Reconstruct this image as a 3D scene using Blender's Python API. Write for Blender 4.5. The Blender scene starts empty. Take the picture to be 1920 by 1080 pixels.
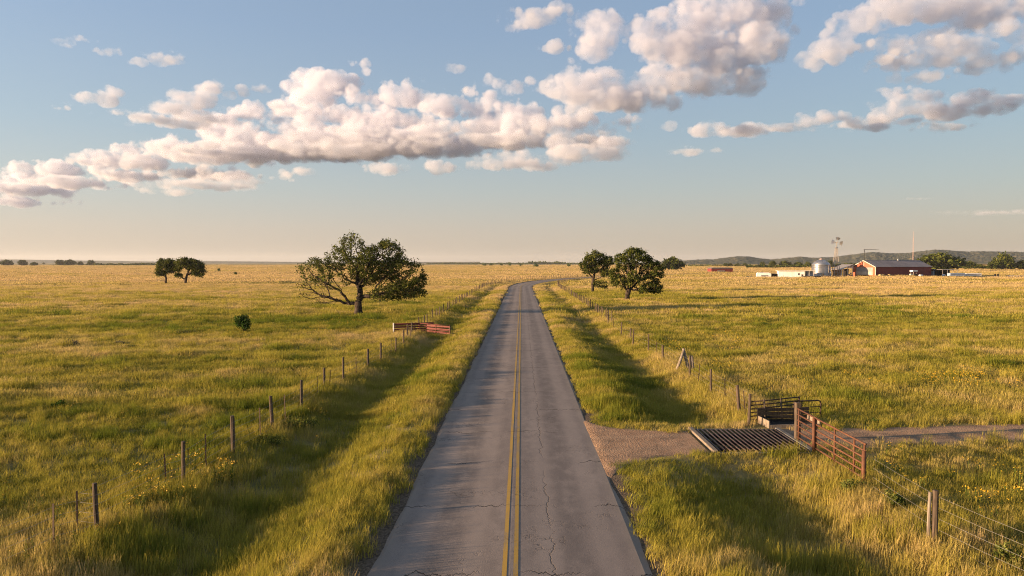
import bpy, bmesh, math, random
import numpy as np
from mathutils import Vector, Matrix
SC = bpy.context.scene
COL = SC.collection
R = math.radians
PI = math.pi
FOC, HORIZON, CAM_Z = 1333.3, 492.0, 7.3

# ------------------------------------------------------------------ camera, sun, sky
def setup_camera():
    cam = bpy.data.cameras.new('camera'); o = bpy.data.objects.new('camera', cam)
    COL.objects.link(o); SC.camera = o
    cam.lens = 25; cam.sensor_width = 36; cam.clip_start = .2; cam.clip_end = 60000
    o.location = (0, 0, CAM_Z)
    o.rotation_euler = (R(90) - math.atan(48/FOC), 0, 0)

SUN_EL, SUN_AZ = 7.5, 12.0       # degrees; azimuth is measured from due left towards the viewer
SUN_DIR = Vector((-math.cos(R(SUN_AZ))*math.cos(R(SUN_EL)), -math.sin(R(SUN_AZ))*math.cos(R(SUN_EL)), math.sin(R(SUN_EL))))

def setup_light():
    L = bpy.data.lights.new('sun', 'SUN'); L.energy = 5.0; L.angle = R(.5); L.color = (1, .71, .44)
    o = bpy.data.objects.new('sun', L); COL.objects.link(o)
    o.rotation_euler = SUN_DIR.to_track_quat('Z', 'Y').to_euler()
    W = bpy.data.worlds.new('World'); SC.world = W; W.use_nodes = True
    nt = W.node_tree; N = nt.nodes; K = nt.links
    bg = N['Background']
    sky = N.new('ShaderNodeTexSky'); sky.sky_type = 'NISHITA'; sky.sun_disc = False
    sky.sun_elevation = R(SUN_EL); sky.sun_rotation = math.atan2(SUN_DIR.x, SUN_DIR.y)
    sky.air_density = 1.0; sky.dust_density = 1.0; sky.ozone_density = 2.0; sky.altitude = 0
    # warm dusty air towards the horizon
    tc = N.new('ShaderNodeTexCoord'); sep = N.new('ShaderNodeSeparateXYZ'); K.new(tc.outputs['Generated'], sep.inputs[0])
    rp = N.new('ShaderNodeValToRGB'); K.new(sep.outputs[2], rp.inputs[0]); e = rp.color_ramp.elements
    e[0].position = 0; e[0].color = (.585, .488, .400, 1); e[1].position = .30; e[1].color = (.345, .435, .590, 1)
    for p, c in ((.045, (.575, .50, .445)), (.10, (.485, .502, .503)), (.17, (.40, .475, .545))):
        q = e.new(p); q.color = (*c, 1)
    fr = N.new('ShaderNodeMapRange'); fr.inputs['From Min'].default_value = 0; fr.inputs['From Max'].default_value = .4; fr.inputs['To Min'].default_value = .86; fr.inputs['To Max'].default_value = .50
    K.new(sep.outputs[2], fr.inputs[0])
    sc_ = N.new('ShaderNodeVectorMath'); sc_.operation = 'SCALE'; sc_.inputs['Scale'].default_value = 4.0; K.new(rp.outputs[0], sc_.inputs[0])
    dt = N.new('ShaderNodeVectorMath'); dt.operation = 'DOT_PRODUCT'; K.new(tc.outputs['Generated'], dt.inputs[0]); dt.inputs[1].default_value = (SUN_DIR.x, SUN_DIR.y, 0)
    gn = N.new('ShaderNodeMath'); gn.operation = 'MULTIPLY_ADD'; gn.inputs[1].default_value = 1.0; gn.inputs[2].default_value = 4.25; K.new(dt.outputs['Value'], gn.inputs[0]); K.new(gn.outputs[0], sc_.inputs['Scale'])
    tint = N.new('ShaderNodeMix'); tint.data_type = 'RGBA'; K.new(fr.outputs[0], tint.inputs[0]); K.new(sky.outputs[0], tint.inputs[6]); K.new(sc_.outputs[0], tint.inputs[7])
    K.new(tint.outputs[2], bg.inputs[0]); bg.inputs[1].default_value = .084
    v = SC.view_settings
    v.view_transform = 'Standard'; v.look = 'None'; v.exposure = 1.55; v.gamma = 1; v.use_curve_mapping = False
    c = SC.cycles
    c.max_bounces = 10; c.diffuse_bounces = 3; c.glossy_bounces = 2; c.transmission_bounces = 4
    c.transparent_max_bounces = 8; c.volume_bounces = 7; c.volume_step_rate = 2.0
    c.use_denoising = True; c.denoiser = 'OPENIMAGEDENOISE'; c.denoising_input_passes = 'RGB_ALBEDO_NORMAL'; c.denoising_prefilter = 'NONE'; c.use_adaptive_sampling = False; c.filter_width = 1.1; c.sample_clamp_indirect = 3

# ------------------------------------------------------------------ numpy noise
def _lattice(seed, n=64):
    return np.random.default_rng(seed).uniform(-1, 1, (n, n, n)).astype(np.float32)
_LAT = {}
def noise3(p, seed=0):
    """smooth value noise in -1..1 at points p (n,3)"""
    if seed not in _LAT: _LAT[seed] = _lattice(seed)
    L = _LAT[seed]; n = 64
    i = np.floor(p).astype(np.int64); f = (p - i).astype(np.float32)
    f = f*f*f*(f*(f*6-15)+10); i %= n; j = (i+1) % n
    x0, y0, z0 = i.T; x1, y1, z1 = j.T; fx, fy, fz = f.T
    a = L[x0,y0,z0]*(1-fx)+L[x1,y0,z0]*fx; b = L[x0,y1,z0]*(1-fx)+L[x1,y1,z0]*fx
    c = L[x0,y0,z1]*(1-fx)+L[x1,y0,z1]*fx; d = L[x0,y1,z1]*(1-fx)+L[x1,y1,z1]*fx
    return (a*(1-fy)+b*fy)*(1-fz)+(c*(1-fy)+d*fy)*fz
def fbm(p, octaves=4, seed=0, gain=.5, billow=False):
    s = 0; a = 1; t = 0
    for k in range(octaves):
        v = noise3(p*2**k + 17.3*k, seed+k % 3)
        s = s + a*(np.abs(v)*2-.6 if billow else v); t += a; a *= gain
    return s/t
def noise2(x, y, seed=0, octaves=3):
    return fbm(np.stack([x, y, np.zeros_like(x)+seed*3.7], 1), octaves, seed % 4)
# ------------------------------------------------------------------ clouds: volumes of real size 3 to 12 km out
def cloud_material():
    m = bpy.data.materials.new('cloud_vapour'); m.use_nodes = True; t = m.node_tree; t.nodes.clear(); N = t.nodes
    out = N.new('ShaderNodeOutputMaterial'); v = N.new('ShaderNodeVolumePrincipled'); t.links.new(v.outputs[0], out.inputs['Volume'])
    at = N.new('ShaderNodeAttribute'); at.attribute_name = 'density'
    g = N.new('ShaderNodeNewGeometry'); nz = N.new('ShaderNodeTexNoise'); nz.inputs['Scale'].default_value = .0075; nz.inputs['Detail'].default_value = 6; nz.inputs['Roughness'].default_value = .62
    t.links.new(g.outputs['Position'], nz.inputs['Vector'])
    mr = N.new('ShaderNodeMapRange'); mr.inputs['From Min'].default_value = .40; mr.inputs['From Max'].default_value = .62
    mr.inputs['To Min'].default_value = .05; mr.inputs['To Max'].default_value = 1.35
    t.links.new(nz.outputs[0], mr.inputs[0])
    a = N.new('ShaderNodeMath'); a.operation = 'MULTIPLY'; t.links.new(at.outputs['Fac'], a.inputs[0]); t.links.new(mr.outputs[0], a.inputs[1])
    b = N.new('ShaderNodeMath'); b.operation = 'MULTIPLY'; b.inputs[1].default_value = .010; t.links.new(a.outputs[0], b.inputs[0])
    t.links.new(b.outputs[0], v.inputs['Density'])
    v.inputs['Color'].default_value = (.785, .79, .86, 1); v.inputs['Anisotropy'].default_value = .1
    return m

def cloud_nodes(mat, voxel):
    ng = bpy.data.node_groups.new('cloud_volume', 'GeometryNodeTree')
    ng.interface.new_socket('Geometry', in_out='INPUT', socket_type='NodeSocketGeometry')
    ng.interface.new_socket('Geometry', in_out='OUTPUT', socket_type='NodeSocketGeometry')
    N = ng.nodes; K = ng.links
    gi = N.new('NodeGroupInput'); go = N.new('NodeGroupOutput'); mp = N.new('GeometryNodeMeshToPoints'); pv = N.new('GeometryNodePointsToVolume')
    na = N.new('GeometryNodeInputNamedAttribute'); sm = N.new('GeometryNodeSetMaterial')
    na.data_type = 'FLOAT'; na.inputs['Name'].default_value = 'size'; sm.inputs['Material'].default_value = mat
    K.new(gi.outputs[0], mp.inputs[0]); K.new(na.outputs[0], mp.inputs['Radius']); K.new(na.outputs[0], pv.inputs['Radius'])
    K.new(mp.outputs[0], pv.inputs[0]); pv.resolution_mode = 'VOXEL_SIZE'; pv.inputs['Voxel Size'].default_value = voxel
    pv.inputs['Density'].default_value = 1
    K.new(pv.outputs[0], sm.inputs[0]); K.new(sm.outputs[0], go.inputs[0])
    return ng

CLOUD_BASE = 900.0
def cloud_bank(puffs, mat, label, step=3.0, amp=.8, seed=1, soft=1.0, off=3.0, alt=CLOUD_BASE):
    """puffs: (bearing, height, half width, half height, bearing height of the flat base), in thousandths of the focal length"""
    P = np.array([(p[0]-960, HORIZON-p[1], p[2], p[3], HORIZON-p[4]) for p in puffs], float)
    D = alt*FOC/P[:, 4]                       # distance that puts the base at the common altitude
    lo = D.mean()
    S = lo/FOC                                       # metres per unit at the bank's mean distance
    X = P[:, 0]/FOC*D/S; Z = P[:, 1]/FOC*D/S; Y = D/S
    rx = P[:, 2]*D/lo; rz = P[:, 3]*D/lo; ry = rx*.8
    rng = np.random.default_rng(seed)
    Y = Y + rng.uniform(-.5, .5, len(Y))*rx
    cells = []
    for k in range(len(X)):
        e = 1.6
        gx = np.arange(math.floor((X[k]-rx[k]*e)/step), math.ceil((X[k]+rx[k]*e)/step)+1)
        gy = np.arange(math.floor((Y[k]-ry[k]*e)/step), math.ceil((Y[k]+ry[k]*e)/step)+1)
        gz = np.arange(math.floor((Z[k]-rz[k]*e)/step), math.ceil((Z[k]+rz[k]*e)/step)+1)
        G = np.stack(np.meshgrid(gx, gy, gz, indexing='ij'), -1).reshape(-1, 3)
        cells.append(G)
    G = np.concatenate(cells)
    org = G.min(0); Q = G-org; n = Q.max(0)+1
    idx = np.unique((Q[:, 0]*n[1]+Q[:, 1])*n[2]+Q[:, 2])
    G = np.stack([idx//(n[1]*n[2]), (idx//n[2]) % n[1], idx % n[2]], 1)+org
    p = (G + rng.uniform(-.3, .3, G.shape))*step
    f = np.full(len(p), -1e9)
    for k in range(len(X)):
        d = (p-(X[k], Y[k], Z[k]))/(rx[k], ry[k], rz[k])
        m = np.abs(d).max(1) < 2.0
        dd = d[m]; q = np.sqrt((dd**2).sum(1))
        low = np.where(dd[:, 2] < 0, 1+.55*dd[:, 2]**2, 1.0)          # flattened underside
        val = (1-q*low)*min(rx[k], rz[k]*1.4)
        f[m] = np.maximum(f[m], val)
    keep = f > -22; p = p[keep]; f = f[keep]
    b1 = fbm(p/(38., 38., 25.)+seed*5, 2, seed % 5, billow=True)
    b2 = fbm(p/12+seed*3, 4, (seed+2) % 5, billow=True)
    w = fbm(p/(45, 45, 25)+seed, 2, (seed+1) % 5)
    f = f + amp*(24*b1 + 20*b2) + amp*26*w - off
    keep = f > 0; p = p[keep]; f = f[keep]
    size = np.clip(f*.6, step*.62, step*3.0)*S
    pos = p*S; pos[:, 2] += CAM_Z
    me = bpy.data.meshes.new('clouds'); me.vertices.add(len(pos)); me.vertices.foreach_set('co', pos.astype(np.float32).ravel())
    a = me.attributes.new('size', 'FLOAT', 'POINT'); a.data.foreach_set('value', size.astype(np.float32))
    me.materials.append(mat)
    o = bpy.data.objects.new('clouds', me); COL.objects.link(o)
    md = o.modifiers.new('volume', 'NODES'); md.node_group = cloud_nodes(mat, step*.62*S*soft)
    o['kind'] = 'stuff'; o['label'] = label; o['category'] = 'clouds'
    return o

def build_clouds():
    m = cloud_material()
    B = 215
    cumulus = [(1122,68,46,40),(1118,98,30,20),(1225,72,40,32),(1300,50,50,45),(1350,32,55,45),(1385,45,45,45),(1445,50,42,35),
      (1270,105,60,40),(1340,110,70,45),(1410,100,50,40),(1390,150,50,28),(1300,155,60,30),(1220,165,50,35),(1150,175,50,35),
      (1075,170,55,35),(1040,165,30,25),(1100,195,50,22),(1200,195,55,18),(1230,100,50,30)]
    cloud_bank([(*q, B) for q in cumulus], m, 'tall white cumulus heaped up above the trees right of the road', seed=1, off=1.2)
    upper = [(1600,50,45,28),(1660,30,50,30),(1700,15,50,30),(1580,70,35,20),(1750,20,70,30),(1830,22,80,34),(1900,15,60,34),(1840,60,40,20),(1960,20,60,40),
      (1560,100,42,30),(1525,128,26,12),(1650,95,36,16),(1760,100,62,32),(1700,115,55,16),(1800,95,40,22),(1740,145,35,12),(1850,120,42,16),(1905,108,25,18),(1930,80,30,20)]
    cloud_bank([(*q, 150) for q in upper], m, 'broken pale cloud with grey undersides in the upper corner over the barn', seed=2)
    strip = [(1505,232,25,12),(1540,228,35,14),(1580,232,40,10),(1665,178,22,11),(1700,190,40,9),(1680,210,40,16),(1740,205,40,16),(1800,190,50,16),
      (1840,185,25,11),(1770,215,50,14),(1780,240,35,9),(1870,205,40,9),(1650,225,45,11),(1620,235,30,8),(1730,240,30,8),(1330,245,32,12),(1400,248,28,10),(1310,283,26,5),(1900,190,30,10)]
    cloud_bank([(*q, 255) for q in strip], m, 'thin broken strip of cloud low over the farm', seed=3, step=2.5, amp=.45, off=.5)
    def yb(x): return 280+(1000-x)*.09
    bank = [(585,165,42,33),(620,165,45,36),(645,150,28,18),(690,135,17,11),(600,190,50,25),(670,185,40,22),(765,160,20,20),(750,178,25,14),(700,192,40,14),(775,188,40,14),
      (540,205,40,14),(480,215,30,11),(620,220,60,20),(700,225,60,20),(770,225,60,20),(840,212,50,20),(900,207,50,19),(940,200,38,17),(960,170,28,12),(930,178,28,9),(985,215,35,19),
      (900,235,70,23),(980,240,60,23),(1060,245,60,18),(1120,242,50,14),(800,255,70,20),(700,255,70,20),(600,250,60,20),(520,240,50,19),(430,250,50,17),(480,270,70,17),(560,280,70,17),(650,280,80,16),(740,275,70,14)]
    cloud_bank([(*q, yb(q[0])) for q in bank], m, 'long bank of sunlit heaped cloud over the big oak', seed=4, off=4.2)
    sheet = [(560,285,110,9),(680,288,120,9),(800,278,120,9),(640,262,120,8),(920,262,110,10),(1030,262,90,10),(1120,262,60,8),(760,262,110,8),(480,296,100,8),(400,225,70,6),(540,214,60,6)]
    cloud_bank([(*q, yb(q[0])-2) for q in sheet], m, 'flat grey underside layer along the foot of the long cloud bank', seed=9, amp=.34, off=-2.0)
    streaks = [(1300,284,34,4),(1385,252,50,8),(1480,240,40,7),(1610,244,40,6),(1690,232,40,6),(1250,240,16,10)]
    cloud_bank([(*q, 270) for q in streaks], m, 'thin flat grey streaks of cloud at the right', seed=10, step=2.2, amp=.2, off=-1.0, alt=800)
    wisp = [(1850,402,70,3.0),(1790,399,40,2.2),(1900,397,40,2.4),(1720,374,14,1.8)]
    cloud_bank([(*q, 410) for q in wisp], m, 'faint level wisp of cloud low above the hills', seed=11, step=2.0, amp=.12, off=-.5, alt=220)
    far = [(300,270,40,14),(250,285,45,14),(340,290,70,17),(430,300,80,14),(520,300,70,11),(200,305,50,14),(120,320,50,14),(60,330,40,14),(280,310,60,14),(360,320,70,11),
      (240,330,60,9),(150,345,70,9),(60,355,70,11),(20,375,60,9),(400,330,50,7),(20,340,40,14),(-40,360,60,14),(420,262,36,12)]
    cloud_bank([(*q, yb(q[0])) for q in far], m, 'far low end of the cloud bank sinking towards the horizon', seed=5, step=2.6, amp=.5, off=2.5)
    mid = [(370,190,45,18),(395,172,30,12),(330,208,40,11),(260,225,45,9),(330,228,60,9),(400,225,50,8),(200,188,36,12),(216,180,22,10),(140,207,20,5),
      (465,178,10,9),(437,183,10,6),(495,170,12,6),(855,135,18,9),(870,172,8,7)]
    cloud_bank([(*q, 245) for q in mid], m, 'small separate puffs of cloud left of the bank', seed=6, step=2.4, amp=.4, off=-.5)
    high = [(195,100,24,7),(140,82,20,6),(300,110,28,11),(325,118,15,8),(270,122,14,6),(1010,38,45,9),(1050,25,18,11),(980,40,30,6),(1030,92,25,9),(1100,12,8,5),(1490,10,16,8)]
    cloud_bank([(*q, 140) for q in high], m, 'tiny scattered puffs of cloud high in the blue sky', seed=7, step=2.4, amp=.45, off=-.5)
    low = [(1090,290,55,13),(1150,285,25,18),(1060,280,30,16),(1140,270,30,10),(1000,305,50,9),(930,310,50,11),(990,290,20,10),(830,318,30,9),(725,322,28,10),(760,315,15,6),
      (540,335,30,7),(590,328,25,7),(380,350,70,7),(450,342,40,7),(320,358,30,5)]
    cloud_bank([(*q, 325) for q in low], m, 'row of small low puffs of cloud under the long bank', seed=8, step=2.4, amp=.4, off=-1.5, alt=560)
# ------------------------------------------------------------------ placing: points of the ground seen from the road
PITCH = math.atan(48/FOC)
def ray(px, py):
    a, b = (px-960)/FOC, (540-py)/FOC
    return np.array([a, math.cos(PITCH)+b*math.sin(PITCH), -math.sin(PITCH)+b*math.cos(PITCH)])
def at(px, py, z=-.25):
    d = ray(px, py); t = (z-CAM_Z)/d[2]
    return d[0]*t, d[1]*t
def up_at(px, py, y):                 # height of what shows at (px, py) when it stands at distance y
    d = ray(px, py); return CAM_Z+d[2]*y/d[1]
def across(px, y):
    d = ray(px, 500); return d[0]*y/d[1]

# ------------------------------------------------------------------ tagging and linking
def tag(o, label=None, cat=None, group=None, kind=None):
    if label: o['label'] = label
    if cat: o['category'] = cat
    if group: o['group'] = group
    if kind: o['kind'] = kind
    return o
def thing(name, label, cat, loc=(0, 0, 0), rz=0, group=None):
    o = bpy.data.objects.new(name, None); COL.objects.link(o); o.empty_display_size = .3
    o.location = loc; o.rotation_euler = (0, 0, rz)
    return tag(o, label, cat, group)
def copy_tree(o, parent=None):
    c = o.copy(); COL.objects.link(c)
    if parent: c.parent = parent
    for ch in list(o.children): copy_tree(ch, c)
    return c

class MB:
    """collects shapes and links them as ONE mesh object"""
    def __init__(s): s.v = []; s.f = []; s.a = []
    def add(s, vs, fs, shade=1.0):
        k = len(s.v); s.v += [tuple(map(float, q)) for q in vs]; s.f += [tuple(i+k for i in f) for f in fs]; s.a += [shade]*len(vs); return s
    def box(s, c, size, rz=0, rx=0, ry=0, bevel=0):
        hx, hy, hz = size[0]/2, size[1]/2, size[2]/2
        M = Matrix.Translation(c) @ Matrix.Rotation(rz, 4, 'Z') @ Matrix.Rotation(ry, 4, 'Y') @ Matrix.Rotation(rx, 4, 'X')
        if bevel <= 0:
            vs = [M @ Vector((x, y, z)) for z in (-hz, hz) for x, y in ((-hx, -hy), (hx, -hy), (hx, hy), (-hx, hy))]
            return s.add(vs, [(0,3,2,1), (4,5,6,7), (0,1,5,4), (1,2,6,5), (2,3,7,6), (3,0,4,7)])
        bm = bmesh.new(); bmesh.ops.create_cube(bm, size=1)
        for q in bm.verts: q.co = Vector((q.co.x*size[0], q.co.y*size[1], q.co.z*size[2]))
        bmesh.ops.bevel(bm, geom=bm.edges[:], offset=bevel, segments=2, affect='EDGES', profile=.5)
        bm.verts.index_update(); vs = [M @ q.co for q in bm.verts]; fs = [[q.index for q in f.verts] for f in bm.faces]; bm.free()
        return s.add(vs, fs)
    def tube(s, pts, rad, n=8, cap=True):
        pts = [Vector(p) for p in pts]; m = len(pts)
        if not hasattr(rad, '__len__'): rad = [rad]*m
        vs = []; ref = None
        for i, p in enumerate(pts):
            d = (pts[min(i+1, m-1)]-pts[max(i-1, 0)]).normalized()
            if ref is None: ref = d.orthogonal().normalized()
            ref = (ref-d*ref.dot(d)).normalized(); b = d.cross(ref)
            for k in range(n):
                a = 2*PI*k/n; vs.append(p+(ref*math.cos(a)+b*math.sin(a))*rad[i])
        fs = [(i*n+k, i*n+(k+1) % n, (i+1)*n+(k+1) % n, (i+1)*n+k) for i in range(m-1) for k in range(n)]
        if cap: fs += [tuple(range(n))[::-1], tuple(range((m-1)*n, m*n))]
        return s.add(vs, fs)
    def lathe(s, prof, n=24, c=(0, 0, 0)):
        vs = [(c[0]+r*math.cos(2*PI*k/n), c[1]+r*math.sin(2*PI*k/n), c[2]+z) for r, z in prof for k in range(n)]
        fs = [(i*n+k, i*n+(k+1) % n, (i+1)*n+(k+1) % n, (i+1)*n+k) for i in range(len(prof)-1) for k in range(n)]
        fs += [tuple(range(n))[::-1], tuple(range((len(prof)-1)*n, len(prof)*n))]
        return s.add(vs, fs)
    def prism(s, poly, h, M=None):      # polygon in x, y pushed up by h, then moved by M
        n = len(poly); M = M or Matrix.Identity(4)
        vs = [M @ Vector((x, y, 0)) for x, y in poly]+[M @ Vector((x, y, h)) for x, y in poly]
        return s.add(vs, [tuple(range(n))[::-1], tuple(range(n, 2*n))]+[(i, (i+1) % n, n+(i+1) % n, n+i) for i in range(n)])
    def build(s, name, mat, parent=None, smooth=False, loc=None):
        me = bpy.data.meshes.new(name); me.from_pydata(s.v, [], s.f); me.validate(); me.update()
        if smooth: me.polygons.foreach_set('use_smooth', [True]*len(me.polygons))
        me.materials.append(mat)
        o = bpy.data.objects.new(name, me); COL.objects.link(o)
        if parent: o.parent = parent
        if loc: o.location = loc
        return o
def raw_mesh(name, v, f4, mat, parent=None, smooth=False, attrs=None, link=True):
    """fast build from numpy arrays: v (n,3), f4 (m,4)"""
    me = bpy.data.meshes.new(name); v = np.ascontiguousarray(v, np.float32); f4 = np.ascontiguousarray(f4, np.int32); k = f4.shape[1]
    me.vertices.add(len(v)); me.vertices.foreach_set('co', v.ravel())
    me.loops.add(f4.size); me.loops.foreach_set('vertex_index', f4.ravel())
    me.polygons.add(len(f4)); me.polygons.foreach_set('loop_start', np.arange(0, f4.size, k, dtype=np.int32))
    me.update(calc_edges=True); me.validate()
    me.polygons.foreach_set('use_smooth', np.full(len(me.polygons), bool(smooth)))
    for n, a in (attrs or {}).items():
        t = me.attributes.new(n, 'FLOAT', 'POINT'); t.data.foreach_set('value', np.ascontiguousarray(a, np.float32))
    me.materials.append(mat)
    o = bpy.data.objects.new(name, me)
    if link: COL.objects.link(o)
    if parent: o.parent = parent
    return o

# ------------------------------------------------------------------ materials
class Mat:
    """a small helper round a node tree"""
    def __init__(s, name):
        s.m = bpy.data.materials.new(name); s.m.use_nodes = True; s.t = s.m.node_tree; s.N = s.t.nodes; s.K = s.t.links
        s.b = s.N['Principled BSDF']; s.out = s.N['Material Output']
    def n(s, t, **kw):
        x = s.N.new(t)
        for k, v in kw.items(): setattr(x, k, v)
        return x
    def val(s, a, sock):
        if hasattr(a, 'is_linked') or hasattr(a, 'links'): s.K.new(a, sock)
        elif isinstance(a, (tuple, list)) and len(a) == 3 and sock.type == 'RGBA': sock.default_value = (*a, 1)
        else: sock.default_value = a
    def math(s, op, a, b=0, c=None, clamp=False):
        x = s.n('ShaderNodeMath', operation=op, use_clamp=clamp); s.val(a, x.inputs[0]); s.val(b, x.inputs[1])
        if c is not None: s.val(c, x.inputs[2])
        return x.outputs[0]
    def ramp(s, a, lo, hi, t0=0., t1=1., smooth=True):
        x = s.n('ShaderNodeMapRange'); x.interpolation_type = 'SMOOTHSTEP' if smooth else 'LINEAR'
        s.val(a, x.inputs[0]); s.val(lo, x.inputs[1]); s.val(hi, x.inputs[2]); s.val(t0, x.inputs[3]); s.val(t1, x.inputs[4]); return x.outputs[0]
    def mix(s, f, a, b, mode='MIX'):
        x = s.n('ShaderNodeMix', data_type='RGBA', blend_type=mode); s.val(f, x.inputs[0]); s.val(a, x.inputs[6]); s.val(b, x.inputs[7]); return x.outputs[2]
    def pos(s): return s.n('ShaderNodeNewGeometry').outputs['Position']
    def obj(s): return s.n('ShaderNodeTexCoord').outputs['Object']
    def scale(s, v, k):
        x = s.n('ShaderNodeMapping'); s.val(v, x.inputs[0]); x.inputs['Scale'].default_value = k if isinstance(k, tuple) else (k, k, k); return x.outputs[0]
    def noise(s, v, scale, detail=3, rough=.55, dist=0):
        x = s.n('ShaderNodeTexNoise'); s.val(v, x.inputs['Vector']); x.inputs['Scale'].default_value = scale; x.inputs['Detail'].default_value = detail
        x.inputs['Roughness'].default_value = rough; x.inputs['Distortion'].default_value = dist; return x.outputs[0]
    def voronoi(s, v, scale, feature='F1', out=0):
        x = s.n('ShaderNodeTexVoronoi', feature=feature); s.val(v, x.inputs['Vector']); x.inputs['Scale'].default_value = scale; return x.outputs[out]
    def attr(s, name, kind='GEOMETRY'):
        x = s.n('ShaderNodeAttribute', attribute_name=name, attribute_type=kind); return x.outputs['Fac']
    def bump(s, h, strength=.5, dist=.02):
        x = s.n('ShaderNodeBump'); s.val(h, x.inputs['Height']); x.inputs['Strength'].default_value = strength; x.inputs['Distance'].default_value = dist
        s.K.new(x.outputs[0], s.b.inputs['Normal']); return x.outputs[0]
    def base(s, c, rough=.8, metal=0, spec=.3):
        s.val(c, s.b.inputs['Base Color']); s.val(rough, s.b.inputs['Roughness']); s.b.inputs['Metallic'].default_value = metal
        s.b.inputs['Specular IOR Level'].default_value = spec; return s.m

def worn(name, c, c2=None, rough=.75, metal=0, scale=2.0, bump=.3, streak=False):
    """a painted or weathered surface: two tones broken up by noise, a little relief"""
    m = Mat(name); o = m.obj(); c2 = c2 or tuple(q*.55 for q in c)
    v = m.scale(o, (scale*3, scale*3, scale*.4)) if streak else o
    a = m.noise(v, 1 if streak else scale, 5, .65); b = m.noise(o, scale*9, 3, .6)
    f = m.ramp(m.math('ADD', m.math('MULTIPLY', a, .7), m.math('MULTIPLY', b, .3)), .36, .64)
    m.bump(b, bump, .01)
    return m.base(m.mix(f, c2, c), rough, metal)

def wood_material(name, c, c2):
    m = Mat(name); o = m.obj()
    g = m.noise(m.scale(o, (26, 26, 1.6)), 1, 4, .6, .6); b = m.noise(o, 3, 3)
    f = m.ramp(m.math('ADD', m.math('MULTIPLY', g, .75), m.math('MULTIPLY', b, .25)), .36, .62)
    m.bump(g, .6, .012); return m.base(m.mix(f, c2, c), .88, 0, .2)

def leaf_material(name, c1, c2, trans=.35, kind='GEOMETRY', attr='tint', scale=.6, c3=None):
    """two-sided leaf or blade: diffuse with light coming through; colour by the plant's own tint"""
    m = Mat(name); t = m.attr(attr, kind)
    col = m.mix(m.ramp(t, 0, .5, smooth=False), c1, c2)
    if c3: col = m.mix(m.ramp(t, .5, 1, smooth=False), col, c3)
    sh = m.attr('shade')
    col = m.mix(1.0, col, m.n('ShaderNodeCombineColor').outputs[0], 'MULTIPLY')
    cc = [x for x in m.N if x.bl_idname == 'ShaderNodeCombineColor'][0]
    for i in range(3): m.K.new(sh, cc.inputs[i])
    d = m.n('ShaderNodeBsdfDiffuse'); tr = m.n('ShaderNodeBsdfTranslucent'); mx = m.n('ShaderNodeMixShader')
    m.K.new(col, d.inputs[0]); m.K.new(col, tr.inputs[0]); mx.inputs[0].default_value = trans
    m.K.new(d.outputs[0], mx.inputs[1]); m.K.new(tr.outputs[0], mx.inputs[2]); m.K.new(mx.outputs[0], m.out.inputs[0])
    return m.m
# ------------------------------------------------------------------ the road's line and the lie of the land
A0, SLOPE = -.27, .0135                     # straight part: x = A0 + SLOPE*y
BEND_Y, BEND_R, BEND_T = 203.0, 320.0, R(50)
BC = (A0+SLOPE*BEND_Y+BEND_R, BEND_Y)       # centre of the bend, to the right
BE = (BC[0]-BEND_R*math.cos(BEND_T), BC[1]+BEND_R*math.sin(BEND_T))
def lateral(x, y):
    """signed distance from the road's centre line, positive to the right"""
    x = np.asarray(x, float); y = np.asarray(y, float)
    u = x-(A0+SLOPE*y)
    dx, dy = BC[0]-x, y-BC[1]
    ang = np.arctan2(dy, dx); arc = BEND_R-np.hypot(dx, dy)
    ex = (x-BE[0])*math.cos(BEND_T)-(y-BE[1])*math.sin(BEND_T)
    along = (x-BE[0])*math.sin(BEND_T)+(y-BE[1])*math.cos(BEND_T)
    after = (y > BEND_Y)
    return np.where(after, np.where((along > 0) & (y-BE[1] > -60), ex, np.where(ang > 0, np.where(ang < BEND_T, arc, ex), u)), u)
def road_point(s, u=0.0):
    """point s metres along the centre line (s = y on the straight), u to the right; and the heading"""
    if s <= BEND_Y: return A0+SLOPE*s+u, s, 0.0
    t = (s-BEND_Y)/BEND_R
    if t <= BEND_T: return BC[0]-(BEND_R-u)*math.cos(t), BC[1]+(BEND_R-u)*math.sin(t), t
    e = s-BEND_Y-BEND_R*BEND_T
    return BE[0]+e*math.sin(BEND_T)+u*math.cos(BEND_T), BE[1]+e*math.cos(BEND_T)-u*math.sin(BEND_T), BEND_T

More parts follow.
